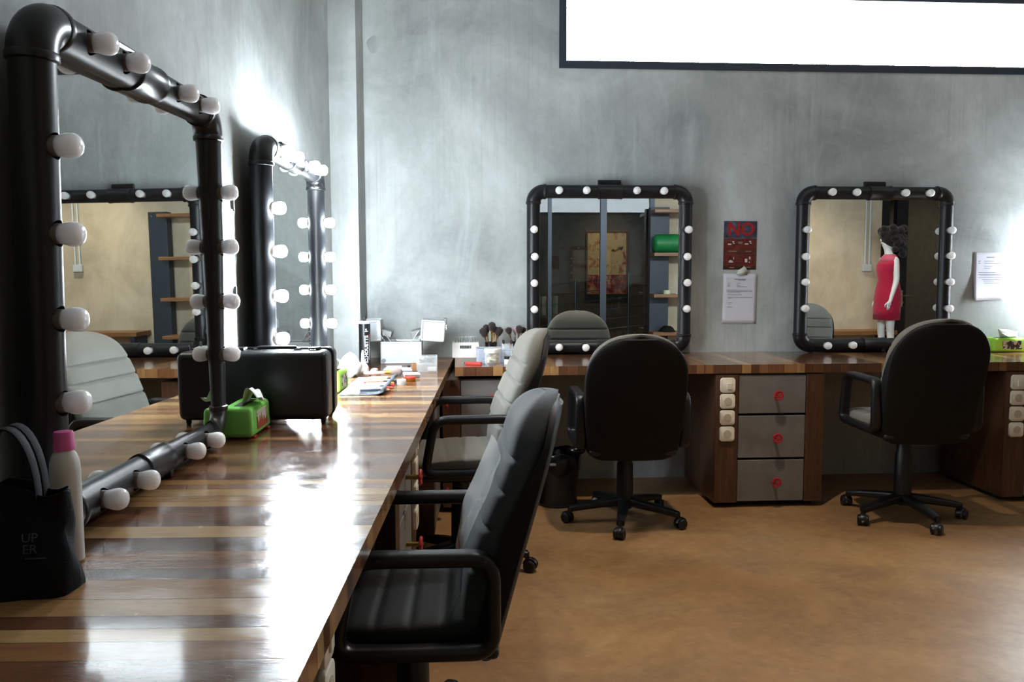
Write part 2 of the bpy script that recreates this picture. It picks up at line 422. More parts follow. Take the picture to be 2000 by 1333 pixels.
# ------------------------------------------------------------------ vanity mirrors
A_, H_, RP = .4533, .9168, .039
ROWS = [.459+q for q in (.235, .0783, -.0783, -.235)]
XS = [-.3047, -.1495, .1495, .3047]
def mirror_meshes():
    d = {}
    R = .062
    def drilled(mb, spots):
        # pipe with a round hole for every lamp holder
        src = obj('pipe_source', mb, M['pipe']); cut = MB()
        for x, z in spots: cut.cyl((x, -.008, z), (x, -.06, z), .0245, n=20)
        co_ = obj('hole_source', cut, M['dark']); md = src.modifiers.new('holes', 'BOOLEAN'); md.operation = 'DIFFERENCE'; md.object = co_; md.solver = 'EXACT'
        dg = bpy.context.evaluated_depsgraph_get(); dg.update()
        me = bpy.data.meshes.new_from_object(src.evaluated_get(dg)); me.name = 'pipe'
        bpy.data.objects.remove(src); bpy.data.objects.remove(co_); me.materials.clear(); me.materials.append(M['pipe'])
        for p in me.polygons: p.use_smooth = True; p.material_index = 0
        me.set_sharp_from_angle(angle=radians(35)); return me
    d['h'] = drilled(MB().cyl((-(A_-R), 0, 0), (A_-R, 0, 0), RP, n=48), [(x, 0) for x in XS])
    d['v'] = drilled(MB().cyl((0, 0, R), (0, 0, H_-R), RP, n=48), [(0, z) for z in ROWS])
    m = MB(); path = [(-R+R*sin(a), 0, R-R*cos(a)) for a in [radians(90)*i/12 for i in range(13)]]   # bottom right corner, from (-R,0) to (0,R)
    m.sweep(path, [(.0425*cos(2*pi*i/32), .0425*sin(2*pi*i/32)) for i in range(32)], up=(0, 1, 0))
    m.lathe([(.042, 0), (.045, .002), (.0453, .012), (.043, .016)], (-R-.012, 0, 0), (1, 0, 0), 32)
    m.lathe([(.042, 0), (.045, .002), (.0453, .012), (.043, .016)], (0, 0, R+.012), (0, 0, -1), 32)
    d['elbow'] = m.mesh('elbow', M['fit'])
    m = MB().lathe([(.040, -.073), (.0442, -.071), (.0442, -.060), (.0424, -.056), (.0424, .056), (.0442, .060), (.0442, .071), (.040, .073)], (0,0,0), (1,0,0), 32)
    d['sleeve'] = m.mesh('coupling', M['fit'])
    m = MB().rbox((0, .028, .055), (.14, .016, .034), .006)
    m.rbox((-.048, .0195, .060), (.03, .003, .012), .001).rbox((.048, .0195, .060), (.03, .003, .012), .001)
    d['tab'] = m.mesh('bracket_tab', M['fit'])
    m = MB().rbox((.055, -.026, -.033), (.02, .02, .022), .004); d['foot'] = m.mesh('bracket_foot', M['fit'])
    d['glass'] = MB().box((0, .003, H_/2), (2*A_-.055, .006, H_-.055)).mesh('mirror_glass', M['mirror'])
    d['back'] = MB().box((0, .010, H_/2), (2*A_-.05, .007, H_-.05)).mesh('backing_board', M['board'])
    prof = [(.0180, .0), (.0186, .003), (.0203, .009), (.0220, .016), (.0228, .023), (.0224, .029), (.0204, .0355), (.0165, .040), (.0110, .0428), (.005, .0442), (.0, .0445)]
    for k, mt in (('bulb', 'bulb'), ('bulblit', 'bulblit')):
        d[k] = MB().lathe(prof, (0, -RP-.002, 0), (0, -1, 0), 24).mesh('bulb', M[mt])
    d['bbase'] = MB().lathe([(.0200, .0), (.0200, .004), (.0190, .006), (.0187, .0315), (.0178, .0325)], (0, -.0095, 0), (0, -1, 0), 22).mesh('lamp_base', M['bbase'])
    return d
MM = mirror_meshes()
def vanity(loc, rot, label, lit=False, off=0., seat=(0, 0, 0)):
    t = thing('vanity_mirror', label, 'mirror', loc, rot, 'lamp-framed mirrors along the walls')
    b = 'bulblit' if lit else 'bulb'
    gy = H_/2*seat[0]; link('mirror_glass', MM['glass'], t, (0, gy, 0), seat); link('backing_board', MM['back'], t, (0, .002+gy, 0), seat)
    link('pipe', MM['h'], t); link('pipe', MM['h'], t, (0, 0, H_)); link('pipe', MM['v'], t, (-A_, 0, 0)); link('pipe', MM['v'], t, (A_, 0, 0))
    for x, z, r in ((A_, 0, 0), (A_, H_, -pi/2), (-A_, H_, pi), (-A_, 0, pi/2)): link('elbow', MM['elbow'], t, (x, 0, z), (0, r, 0))
    c = link('coupling', MM['sleeve'], t, (off, 0, H_)); link('bracket_tab', MM['tab'], c, (-off*.8, 0, 0))
    c = link('coupling', MM['sleeve'], t, (off*.5, 0, 0)); link('bracket_foot', MM['foot'], c)
    spots = [(-A_, z) for z in ROWS]+[(A_, z) for z in ROWS]+[(x, H_) for x in XS]+[(x, 0) for x in XS]
    for i, (x, z) in enumerate(spots):
        e = random.uniform(-.05, .05); o = link('bulb', MM[b], t, (x, 0, z), (e, 0, random.uniform(-.06, .06)))
        link('lamp_base', MM['bbase'], o)
    return t
p = LP(.012, .070, ZL+.0460); vanity(p, (.015, 0, LROT), 'large unlit mirror in a black pipe frame nearest on the left wall', False, 0., (-.021, 0, -.025))
p = LP(1.483, .079, ZL+.0460); vanity(p, (0, 0, LROT), 'mirror with glowing bulbs in a black pipe frame before the column', True)
vanity((.907, 4.883, ZB+.0456), (.0015, 0, -.0156), 'unlit pipe-framed mirror left of the red NO poster')
vanity((2.53, 4.883, ZB+.0456), (-.004, 0, .022), 'unlit pipe-framed mirror reflecting the mannequin in the crimson dress', off=.02)
vanity((4.16, 4.883, ZB+.0456), (-.01, 0, 0), 'lit mirror on the back wall past the right tissue box', True)

# ------------------------------------------------------------------ desks
def desks():
    ys = [(-.75, -.512), (-.5115, .678), (.680, 1.867), (1.869, 3.057), (3.059, None)]
    names = {1: 'left desk top section beside the camera, in front of the black tote bag', 2: 'glossy plank desk top section under the black tote bag', 3: 'glossy plank desk top section under the green tissue box and black case', 4: 'plank desk top section in the corner under the silver beauty case'}
    for i, (a, b) in enumerate(ys):
        if i == 0: continue
        ua = a-2.0165; W = .660
        # local frame of the left wall: x along the wall, y toward the wall
        if b is not None:
            ub = b-2.0165; poly = [(ua, -W), (ub, -W), (ub, -.003), (ua, -.003)]
        else:
            R = Matrix.Rotation(-LROT, 2)
            def loc(x, y): q = R @ Vector((x+.818, y-2.0165)); return (q.x, q.y)
            poly = [(ua, -W), loc(-.018, YW-.004), loc(-.527, YW-.004), loc(-.541, 4.711), (loc(-.66, 4.711)[0], -.003), (ua, -.003)]
        o = obj('desk_top', MB().prism(poly, -.045, 0), M['desk'], None, (-.818, 2.0165, ZL), (0, 0, LROT))
        tag(o, names[i], 'desk top', 'plank desk tops')
    for i, (a, b, lab) in enumerate(((-.012, 1.308, 'reddish plank desk top section along the back wall under the brush pots'), (1.311, 2.93, 'reddish plank desk top section before the paper notices and right mirror'), (2.933, 4.55, 'reddish plank desk top section under the right tissue box'))):
        o = obj('desk_top', MB().box(((b-a)/2, .3425, -.0235), (b-a, .685, .047)), M['deskback'], None, (a, 4.272, ZB))
        tag(o, lab, 'desk top', 'plank desk tops')
desks()

# ------------------------------------------------------------------ cabinets
def knob_mb():
    w = MB()
    w.tube([(.026*cos(a), 0, .026*sin(a)) for a in [2*pi*i/24 for i in range(24)]], .006, 8, True, (0, 1, 0), [1+.35*max(0, cos(6*2*pi*i/24)) for i in range(24)])
    for k in range(6):
        a = 2*pi*k/6+.3; w.cyl((.007*cos(a), 0, .007*sin(a)), (.025*cos(a), 0, .025*sin(a)), .0042, n=8)
    w.lathe([(.0, -.006), (.009, -.005), (.010, .0), (.009, .005), (0, .006)], (0,0,0), (0,1,0), 14)
    return w
KN = knob_mb().mesh('knob', M['red'])
KS = MB().cyl((0, .004, 0), (0, .05, 0), .008, n=12).lathe([(.0, -.0085), (.004, -.008), (.004, -.005)], (0,0,0), (0,1,0), 10).mesh('knob_stem', M['brass'])
def plate():
    R = []
    for k, y in ((1, .001), (1, -.008), (.985, -.0115), (.94, -.013)): R.append([(a*k, y, b*k) for a, b in rrect(.08, .08, .016, 5)])
    return MB().rings(R)
SPM = plate().mesh('socket', M['white'])
SR = MB().lathe([(.0215, -.0145), (.0205, -.0135), (.019, -.0095), (.0, -.0095)], (0,0,0), (0,1,0), 24).mesh('socket_well', M['sockdark'])
SH = MB()
for x in (-.0095, .0095): SH.cyl((x, -.0102, 0), (x, -.0085, 0), .0045, n=10)
SH.box((0, -.0105, .0165), (.006, .004, .004)).box((0, -.0105, -.0165), (.006, .004, .004))
SHM = SH.mesh('socket_holes', M['sockhole'])
SWM = plate().mesh('switch', M['white'])
SWR = MB().rbox((.006, -.0145, -.005), (.026, .006, .034), .002).mesh('rocker', M['white'])
def cabinet(loc, rz, label, wl=.125, wd=.371, wr=.10, sock='left', depth=.56, top=.725):
    """front face at local y=0, x from 0 to the right"""
    W = wl+wd+wr; t = thing('drawer_cabinet', label, 'cabinet', loc, (0, 0, rz), 'drawer cabinets under the desks')
    z0 = .028
    m = MB().box((.011, depth/2+.02, (top+z0)/2), (.022, depth-.0, top-z0)).box((W-.011, depth/2+.02, (top+z0)/2), (.022, depth, top-z0))
    m.box((W/2, depth+.01, (top+z0)/2), (W-.044, .018, top-z0)).box((W/2, depth/2+.02, z0+.01), (W-.044, depth-.02, .02)).box((W/2, depth/2+.02, top-.01), (W-.044, depth-.02, .02))
    obj('carcass', m, M['cabwood'], t)
    obj('front_panel', MB().rbox((wl/2, .011, (top+z0)/2), (wl-.001, .022, top-z0), .002, 1), M['cabwood'], t)
    obj('front_panel', MB().rbox((W-wr/2, .011, (top+z0)/2), (wr-.001, .022, top-z0), .002, 1), M['cabwood'], t)
    obj('plinth', MB().box((W/2, depth/2+.03, .014), (W-.06, depth-.06, .026)), M['dark'], t)
    for a, b in ((.513, .719), (.272, .5), (.034, .259)):
        b = min(b, top-.004)
        d = obj('drawer', MB().rbox((wl+wd/2, .013, (a+b)/2), (wd-.006, .02, b-a), .002, 1), M['cabgrey'], t)
        d2 = link('knob', KN, d, (wl+wd/2+.015, -.045, (a+b)/2), (0, random.uniform(0, 1), 0)).scale = (.84, .84, .84)
        link('knob_stem', KS, d, (wl+wd/2+.015, -.045, (a+b)/2))
    if sock:
        x = wl*.5 if sock == 'left' else W-wr*.5
        z = .668
        s = link('switch', SWM, t, (x, 0, z)); link('rocker', SWR, s)
        for k in range(3):
            s = link('socket', SPM, t, (x, 0, z-.088*(k+1)+.002), (0, random.uniform(-.02, .02), 0)); link('socket_well', SR, s); link('socket_holes', SHM, s, (0, 0, 0), (0, random.uniform(.3, .8), 0))
    return t
cabinet((1.372, 4.276, 0), 0, 'grey-drawered cabinet with white sockets between the two rolling chairs')
cabinet((2.985, 4.276, 0), 0, 'cabinet with white sockets right of the right rolling chair')
cabinet((-.080, 4.295, 0), 0, 'grey-drawered cabinet in the desk corner behind the grey side chair', .095, .30, .10, None, .56, .708)
for u, lab in ((-1.19, 'cabinet with white sockets under the near end of the left desk'), (.36, 'cabinet with white sockets behind the arms of the nearest chair'), (1.86, 'cabinet with red knobs under the left desk near the corner')):
    p = LP(u, .622); cabinet((p.x, p.y, 0), LROT, lab, .10, .371, .135 if u < 1.5 else .06, 'right' if u < 1.5 else None, .56, .708)

# ------------------------------------------------------------------ office chairs
def sup(a, n): return (abs(cos(a))**(2/n)*(1 if cos(a) >= 0 else -1), abs(sin(a))**(2/n)*(1 if sin(a) >= 0 else -1))
def chair(loc, rz, label, dz=0., fab='fabgrey', seatfab=None, base_rot=0., film=False, arm=0.):
    t = thing('office_chair', label, 'chair', (loc[0], loc[1], 0), (0, 0, rz), 'office chairs at the desks')
    zb = dz
    yb = lambda z: -.222-(z-.40)*.265-.03*max(0, z-.60)**1.5           # rear line of the back
    Z0, Z1, W = .385, .985, .236
    def half(s):
        w = W*(.90+.10*sin(pi*min(1, s*1.5)*.5))
        if s > .60: w *= max(0., 1-((s-.60)/.40)**2.7)**(1/2.2)*.985+.015 if s < 1 else .015
        if s < .10: w *= 1-.35*((.10-s)/.10)**2
        return w
    seams = (.36, .52, .66, .78)
    def thick(s):
        b = .095+.030*exp(-((s-.40)/.24)**2)
        if s > .86: b *= sqrt(max(.02, 1-((s-.86)/.14)**2))*.9+.1
        if s < .12: b *= .6+.4*s/.12
        return b
    rows = sorted(set([i/64 for i in range(65)]+[q+e for q in seams for e in (-.02, -.012, -.006, 0, .006, .012, .02)]+[.955, .97, .98, .99, .995]))
    R = []
    for s in rows:
        z = Z0+(Z1-Z0)*s; w = half(s); th = thick(s); g = sum(exp(-((s-q)/.009)**2) for q in seams); ring = []
        for i in range(36):
            a = 2*pi*i/36; cx, cy = sup(a, 3.2)
            d = cy*th/2
            if cy > 0: d *= 1-.30*min(1, g)
            curve = .016*(cx*cx)                                     # sides come forward
            ring.append((cx*w, yb(z)+.012+th/2+d+curve, z+zb))
        R.append(ring)
    bk = obj('backrest', MB().rings(R), M[fab], t, angle=50)
    R = []
    for s in [i/40 for i in range(41)]+[.985, .995]: pass
    for s in sorted([i/40 for i in range(41)]+[.985, .993]):
        z = Z0-.024+(Z1-Z0+.012)*s; q = max(0, (.09-s)/.09); w = (half(max(.10, min(.999, s)))+.007)*sqrt(max(.05, 1-.45*q*q)); ring = []
        for i in range(48):
            a = 2*pi*i/48; cx, cy = sup(a, 2.6)
            lip = (.050*min(1, s/.12)*(1 if s < .55 else max(.16, 1-(s-.55)/.36)))*max(0, (abs(cx)-.86)/.14)**1.3 if cy > -.2 else 0.; ring.append((cx*w, yb(z)+.012+.016*cx*cx+(cy*.018 if cy < 0 else cy*.008)*(1 if s < .985 else .4)+lip, z+zb))
        R.append(ring)
    obj('back_shell', MB().rings(R), M['shell'], t, angle=50)
    if film:
        R = []; vs = []; fs = []; N = 12
        for k in range(25):
            s = .12+.62*k/24; z = Z0+(Z1-Z0)*s; w = half(s)*.93; th = thick(s)
            for i in range(N):
                cx = -1+2*i/(N-1); vs.append((cx*w, yb(z)+.012+th+.004+.016*cx*cx+.0015*sin(k*.8+i)+.0012*sin(i*1.1+k*.6), z+zb))
        for k in range(24):
            for i in range(N-1): fs.append((k*N+i, k*N+i+1, (k+1)*N+i+1, (k+1)*N+i))
        obj('plastic_cover', MB().add(vs, fs), M['film'], t, angle=60)['label'] = 'clear plastic wrapping left on the backrest'
    # seat
    R = []; ys = sorted(set([-.215+.455*i/60 for i in range(61)])); grooves = (-.09, -.01, .07, .14)
    for y in ys:
        q = (y+.215)/.455; e = min(1, sqrt(max(.0, 1-max(0, (q-.86)/.14)**2)))*.97+.03; e0 = min(1, .5+q/.16*.5) if q < .16 else 1
        w = .238*(.90+.10*sin(pi*q))*(.80+.20*e); g = sum(exp(-((y-k)/.009)**2) for k in grooves); ring = []
        for i in range(32):
            a = 2*pi*i/32; cx, cy = sup(a, 3.4); th = .088*(.35+.65*e)*e0
            zt = cy*th/2*(1-.10*min(1, g) if cy > 0 else 1)-(.012*q*q if True else 0)
            ring.append((cx*w, y, .445+zt+zb+.010*cx*cx*(cy > 0)))
        R.append(ring)
    obj('seat', MB().rings(R), M[seatfab or fab], t, angle=50)
    obj('seat_pan', MB().rbox((0, -.01, .398+zb), (.43, .41, .03), .014, 3), M['plastic'], t)
    m = MB().rbox((0, -.03, .366+zb), (.17, .24, .04), .012).rbox((0, -.155, .385+zb), (.07, .08, .018), .006)
    obj('tilt_mechanism', m, M['plastic'], t)
    obj('lever', MB().tube([(.08, .0, .365+zb), (.17, .01, .36+zb), (.235, .012, .35+zb)], .006, 8).ball((.24, .012, .35+zb), .011), M['plastic'], t)
    # arms: closed loops
    for sx in (-1, 1):
        x = sx*.254
        pth = round_path([(x, -.20, .643+arm), (x, .115, .643+arm), (x, .155, .428), (x, -.20, .428)], [.05, .055, .05, .05], 7)
        pth = [Vector((p.x, p.y, p.z+zb)) for p in pth]
        n = len(pth); c = Vector((x, -.03, .535+zb)); mb = MB(); sec = rrect(.050, .034, .013, 3); vs = []; fs = []
        for i in range(n):
            tg = (pth[(i+1) % n]-pth[i-1]).normalized(); sd = Vector((1, 0, 0)); nn = sd.cross(tg)
            vs += [pth[i]+sd*a+nn*b for a, b in sec]
        k = len(sec)
        for i in range(n):
            for q in range(k): fs.append((i*k+q, ((i+1) % n)*k+q, ((i+1) % n)*k+(q+1) % k, i*k+(q+1) % k))
        mb.add(vs, fs)
        obj('armrest', mb, M['plastic'], t, angle=50)
    # column and star base
    obj('gas_column', MB().lathe([(.043, .115), (.041, .30+zb*.5), (.036, .31+zb*.5), (.036, .36+zb), (.0, .36+zb)], n=20), M['plastic'], t)
    obj('hub', MB().lathe([(.036, .07), (.046, .078), (.048, .115), (.040, .128), (.030, .132)], n=20), M['plastic'], t)
    for k in range(5):
        a = base_rot+2*pi*k/5; d = Vector((cos(a), sin(a), 0)); P = []; sc = []
        for i in range(9):
            q = i/8; P.append(d*(.03+.255*q)+Vector((0, 0, .105-.020*q-.012*q*q))); sc.append(1-.35*q)
        obj('star_leg', MB().sweep(P, rrect(.060, .044, .014, 3), scale=sc), M['plastic'], t)
        c = d*.285; ca = a+random.uniform(-1.2, 1.2)
        R_ = Matrix.Rotation(ca, 3, 'Z')
        m = MB().cyl((c.x, c.y, .052), (c.x, c.y, .082), .009, n=10)
        o = R_ @ Vector((.014, 0, 0)); hood = []
        for i in range(9):
            b = pi*i/8*.9+.1; hood.append(c+o+R_ @ Vector((.030*cos(b), 0, .027+.030*sin(b))))
        m.sweep(hood, rrect(.026, .006, .002, 2), up=(0, 0, 1))
        cs = obj('caster', m, M['plastic'], t)
        for sy in (-1, 1):
            w0 = c+o+R_ @ Vector((0, sy*.008, .027)); ax = R_ @ Vector((0, sy, 0))
            obj('wheel', MB().lathe([(.0, 0), (.024, 0), (.0268, .003), (.0268, .013), (.022, .018), (.006, .019), (.0, .017)], w0, ax, 18), M['plastic'], cs)
    return t
chair((-.118, 2.055), pi/2-.02, 'charcoal office chair nearest the camera, pushed under the left desk', -.008, 'fabdark', 'vinyl', .93, True)
chair((.012, 3.47), pi/2+.05, 'grey office chair in side view behind the nearest charcoal chair', .048, 'fabgrey', None, -.55)
chair((.848, 4.09), -.02, 'black-backed office chair before the middle mirror, left of the grey drawers', .0, 'fabgrey', None, -1.82, False, .03)
chair((2.295, 4.055), -.02, 'black-backed office chair on the right, before the mirror showing the mannequin', .065, 'fabgrey', None, -1.47, False, .03)
chair((2.93, 3.1), .55, 'grey office chair seen only as a reflection at the edge of the right mirror', .03, 'fabgrey', None, .2)
# ------------------------------------------------------------------ things on the left desk
def poly_lathe(prof, n=24): return MB().lathe(prof, n=n)
def tissue_mb(w=.10, h=.07, seed=1, dx=0., dy=0.):
    rnd = random.Random(seed); vs = []; fs = []; N, K = 13, 8
    for k in range(K):
        q = k/(K-1); sp = .35+.65*q
        for i in range(N):
            x = -1+2*i/(N-1)
            vs.append((x*w/2*sp+dx*q, .012*sin(i*1.9+seed)*q+.008*sin(k*1.4+i*.7)+dy*q*q, h*(q*(1.05-.55*q*q*(.5+.5*sin(i*.55+seed))))+.004*rnd.random()))
    for k in range(K-1):
        for i in range(N-1): fs.append((k*N+i, k*N+i+1, (k+1)*N+i+1, (k+1)*N+i))
    m = MB().add(vs, fs); return m
def solid(o, th=.0012):
    md = o.modifiers.new('thickness', 'SOLIDIFY'); md.thickness = th; md.offset = 0; return o

def picture_mat(kind):
    t = NT('box_picture_'+kind); tc = t.n('ShaderNodeTexCoord'); sp = t.n('ShaderNodeSeparateXYZ'); t.l(tc.outputs['Object'], sp.inputs[0])
    v = t.coord('Object')
    if kind == 'drips':
        n = t.noise(t.coord('Object', (1, 1, .22)), 70, 2, .5); h = t.math('MULTIPLY', sp.outputs[2], 9.)
        f = t.math('SUBTRACT', t.math('ADD', n, h), .42)
        c = t.ramp(f, [(.42, rgb('#9a3a26')), (.53, rgb('#5c7a34')), (.56, rgb('#c2bfb4')), (1, rgb('#b2afa6'))], 'CONSTANT')
        c = t.mix(t.ramp(t.noise(v, 90, 2), [(.60, 0.), (.62, .8)], 'LINEAR'), c, rgb('#b34a2e'))
    else:
        n = t.noise(v, 42, 2, .5, .8)
        c = t.ramp(n, [(.46, rgb('#2a2522')), (.49, rgb('#cfc6b4'))], 'LINEAR')
        c = t.mix(t.ramp(t.math('MULTIPLY', sp.outputs[2], 1.), [(-.0, 1.), (.012, 1.), (.016, 0.)], 'LINEAR'), c, rgb('#a8542e'))
    t.bsdf(Base_Color=c, Roughness=.5); return t.m

def tissue_box(loc, rz, label, mat, pic, L=.25, W=.125, H=.088, seed=1, red=True):
    t = thing('tissue_box', label, 'tissue box', loc, (0, 0, rz), 'green plastic tissue boxes')
    z0 = .006 if red else .002
    # shell with an open slot on top, slightly tapered
    bm = bmesh.new(); bmesh.ops.create_cube(bm, size=1)
    for v in bm.verts:
        k = 1 if v.co.z < 0 else .93
        v.co = Vector((v.co.x*W*k, v.co.y*L*(1 if v.co.z < 0 else .965), (v.co.z+.5)*H+z0))
    bmesh.ops.bevel(bm, geom=bm.edges[:], offset=.014, segments=4, profile=.5, affect='EDGES')
    bm.verts.index_update(); m = MB().add([v.co.copy() for v in bm.verts], [[v.index for v in f.verts] for f in bm.faces]); bm.free()
    obj('box_shell', m, mat, t)
    obj('slot', MB().rbox((0, 0, H+z0), (.032, L*.62, .003), .0014), M['dark'], t)
    vs = []; fs = []; N, K = 14, 16; rnd = random.Random(seed)
    for k in range(K+1):
        q = k/K
        for i in range(N+1):
            p = i/N; ww = L*(.22+.10*sin(pi*min(1, q*1.3)))
            # rises from the slot, tips over and hangs toward the right edge
            x = .002+W*.60*q**1.25+.006*sin(p*5+seed)*q; z = H+z0-.004+.062*sin(min(1, q*1.25)*pi*.86)*(1-.35*p)+.005*sin(p*9+k*.5)*q-.012*max(0, q-.75)*4*p
            vs.append((x, (p-.5)*2*ww*(.75+.25*q)-.02*q, max(z, H+z0-.006 if x < W*.46 else 0)))
    for k in range(K):
        for i in range(N): fs.append((k*(N+1)+i, k*(N+1)+i+1, (k+1)*(N+1)+i+1, (k+1)*(N+1)+i))
    solid(obj('tissue', MB().add(vs, fs), M['tissue'], t, angle=60))
    obj('picture', MB().rbox((W/2*.985, 0, z0+H*.50), (.003, L*.52, H*.62), .001, 1, Matrix.Rotation(-.05, 3, 'Y')), pic, t)
    if red:
        for y in (-L*.33, L*.36): obj('foot', MB().rbox((W*.40, y, .004), (.022, .03, .008), .003), M['red'], t)
    return t
PD, PC = picture_mat('drips'), picture_mat('cows')
tissue_box((-.672, 2.65, ZL), -.03, 'green tissue box with a grey dripping picture before the black case', M['green'], PD, .225, .104, .092, 1)
tissue_box((-.53, 3.60, ZL), -.06, 'lime tissue box half hidden behind the right end of the black case', M['green2'], PC, .20, .085, .085, 3, False)
tissue_box((3.365, 4.845, ZB), -pi/2+.03, 'yellow-green tissue box with a black and white picture on the back desk', M['green2'], PC, .24, .115, .085, 5, False)
p_ = LP(1.86, .13)
# milky plastic bag behind the lime box
m = MB(); R = []
for k in range(9):
    q = k/8; rr = .055*(sin(pi*min(1, q*.8+.22))**.6); R.append([(1.6*rr*cos(a)*(1+.12*sin(3*a+k)), rr*sin(a)*(1+.1*cos(2*a+k)), .11*q+.006*sin(5*a+k)) for a in [2*pi*i/28 for i in range(28)]])
tag(obj('plastic_bag', m.rings(R), M['milky'], None, (-.525, 4.075, ZL+.0066), (0, 0, 1.5), 70), 'crumpled milky plastic bag behind the lime tissue box', 'bag')

def train_case():
    t = thing('makeup_case', 'black hard-shell case standing behind the green tissue box on the left desk', 'case', (-.607, 2.880, ZL), (0, 0, -.02))
    W, D, H, z0 = .355, .20, .232, .016
    obj('case_shell', MB().rbox((0, -.052, z0+H/2), (W, D/2+.012, H), .024, 4), M['case'], t)
    obj('case_lid', MB().rbox((0, .068, z0+H/2), (W, D/2-.018, H), .024, 4), M['case'], t)
    m = MB()
    for y in (.004, .016): m.sweep(round_path([(-W/2-.001, y, z0+.0), (W/2+.001, y, z0), (W/2+.001, y, z0+H+.001), (-W/2-.001, y, z0+H+.001)], .026, 5), rrect(.008, .007, .002, 2), True, (0, 1, 0))
    obj('rim', m, M['fit'], t)
    h = obj('handle', MB().sweep(round_path([(-.065, -.04, z0+H), (-.062, -.045, z0+H+.009), (.062, -.045, z0+H+.009), (.065, -.04, z0+H)], .01, 4, False), rrect(.018, .012, .005, 3)), M['case'], t)
    for hx in (-.068, .068): obj('handle_mount', MB().rbox((hx, -.04, z0+H+.003), (.022, .026, .012), .003), M['chrome'], h)
    for x in (-.125, .125):
        l = obj('latch', MB().rbox((x, -.035, z0+H+.004), (.034, .05, .012), .004), M['fit'], t)
        obj('latch_plate', MB().rbox((x, -.066, z0+H+.001), (.02, .014, .006), .002), M['chrome'], l)
    for x in (-.14, .155):
        for y in (-.07, .065): obj('foot', MB().lathe([(.007, 0), (.009, .004), (.010, .02)], (x, y, 0), n=12), M['fit'], t)
train_case()

def spray_can():
    p = (-.494, 4.46, ZL); t = thing('spray_can', 'tall black hairspray can lettered in white beside the silver case', 'spray can', p)
    r = .031
    obj('can_body', MB().lathe([(.028, 0), (r, .003), (r, .232), (.0295, .236)], n=32), M['blackmetal'], t)
    obj('shoulder', MB().lathe([(.0296, .2355), (.026, .243), (.017, .249), (.0135, .2505), (.0, .251)], n=28), M['alu'], t)
    obj('nozzle', MB().lathe([(.009, .2505), (.009, .258), (.006, .260), (.006, .270), (.0, .271)], n=16), M['blackgloss'], t)
    me = text_mesh('SILHOUETTE', .025, .0004, .0006)
    def wrap(me, z_off, ang0, k=1.):
        for v in me.vertices:
            z = v.co.x*k+z_off; a = ang0+(-v.co.y)/r; d = r+.0006+v.co.z
            v.co = (d*cos(a), d*sin(a), z)
    wrap(me, .100, -pi/2+.42, 1.05); me.materials.append(M['whiteprint']); link('lettering', me, t)
    me = text_mesh('hairspray extra strong hold', .006, .0003); wrap(me, .11, -pi/2+.98); me.materials.append(M['whiteprint']); 
    bpy.data.meshes.remove(me)
    m = MB()
    for k in range(17):                                       # tiny printed line beside the name
        a = -pi/2+.96; z = .045+.0075*k; m.box(((r+.0003)*cos(a), (r+.0003)*sin(a), z), (.0016, .001, .005), a+pi/2)
    obj('fine_print', m, M['whiteprint'], t)
    m = MB()
    for a, z, dx, dz in ((-pi/2+.42, .196, .018, .004), (-pi/2+.42, .203, .004, .014), (-pi/2+.30, .206, .005, .006)): m.box(((r+.0003)*cos(a), (r+.0003)*sin(a), z), (dx, .001, dz), a+pi/2)
    obj('emblem', m, M['whiteprint'], t)
    m = MB()
    for z, dz in ((.172, .012), (.012, .008)): m.box(((r+.0003)*cos(-pi/2+.96), (r+.0003)*sin(-pi/2+.96), z), (.004, .001, dz), .96)
    obj('red_mark', m, M['red'], t)
spray_can()

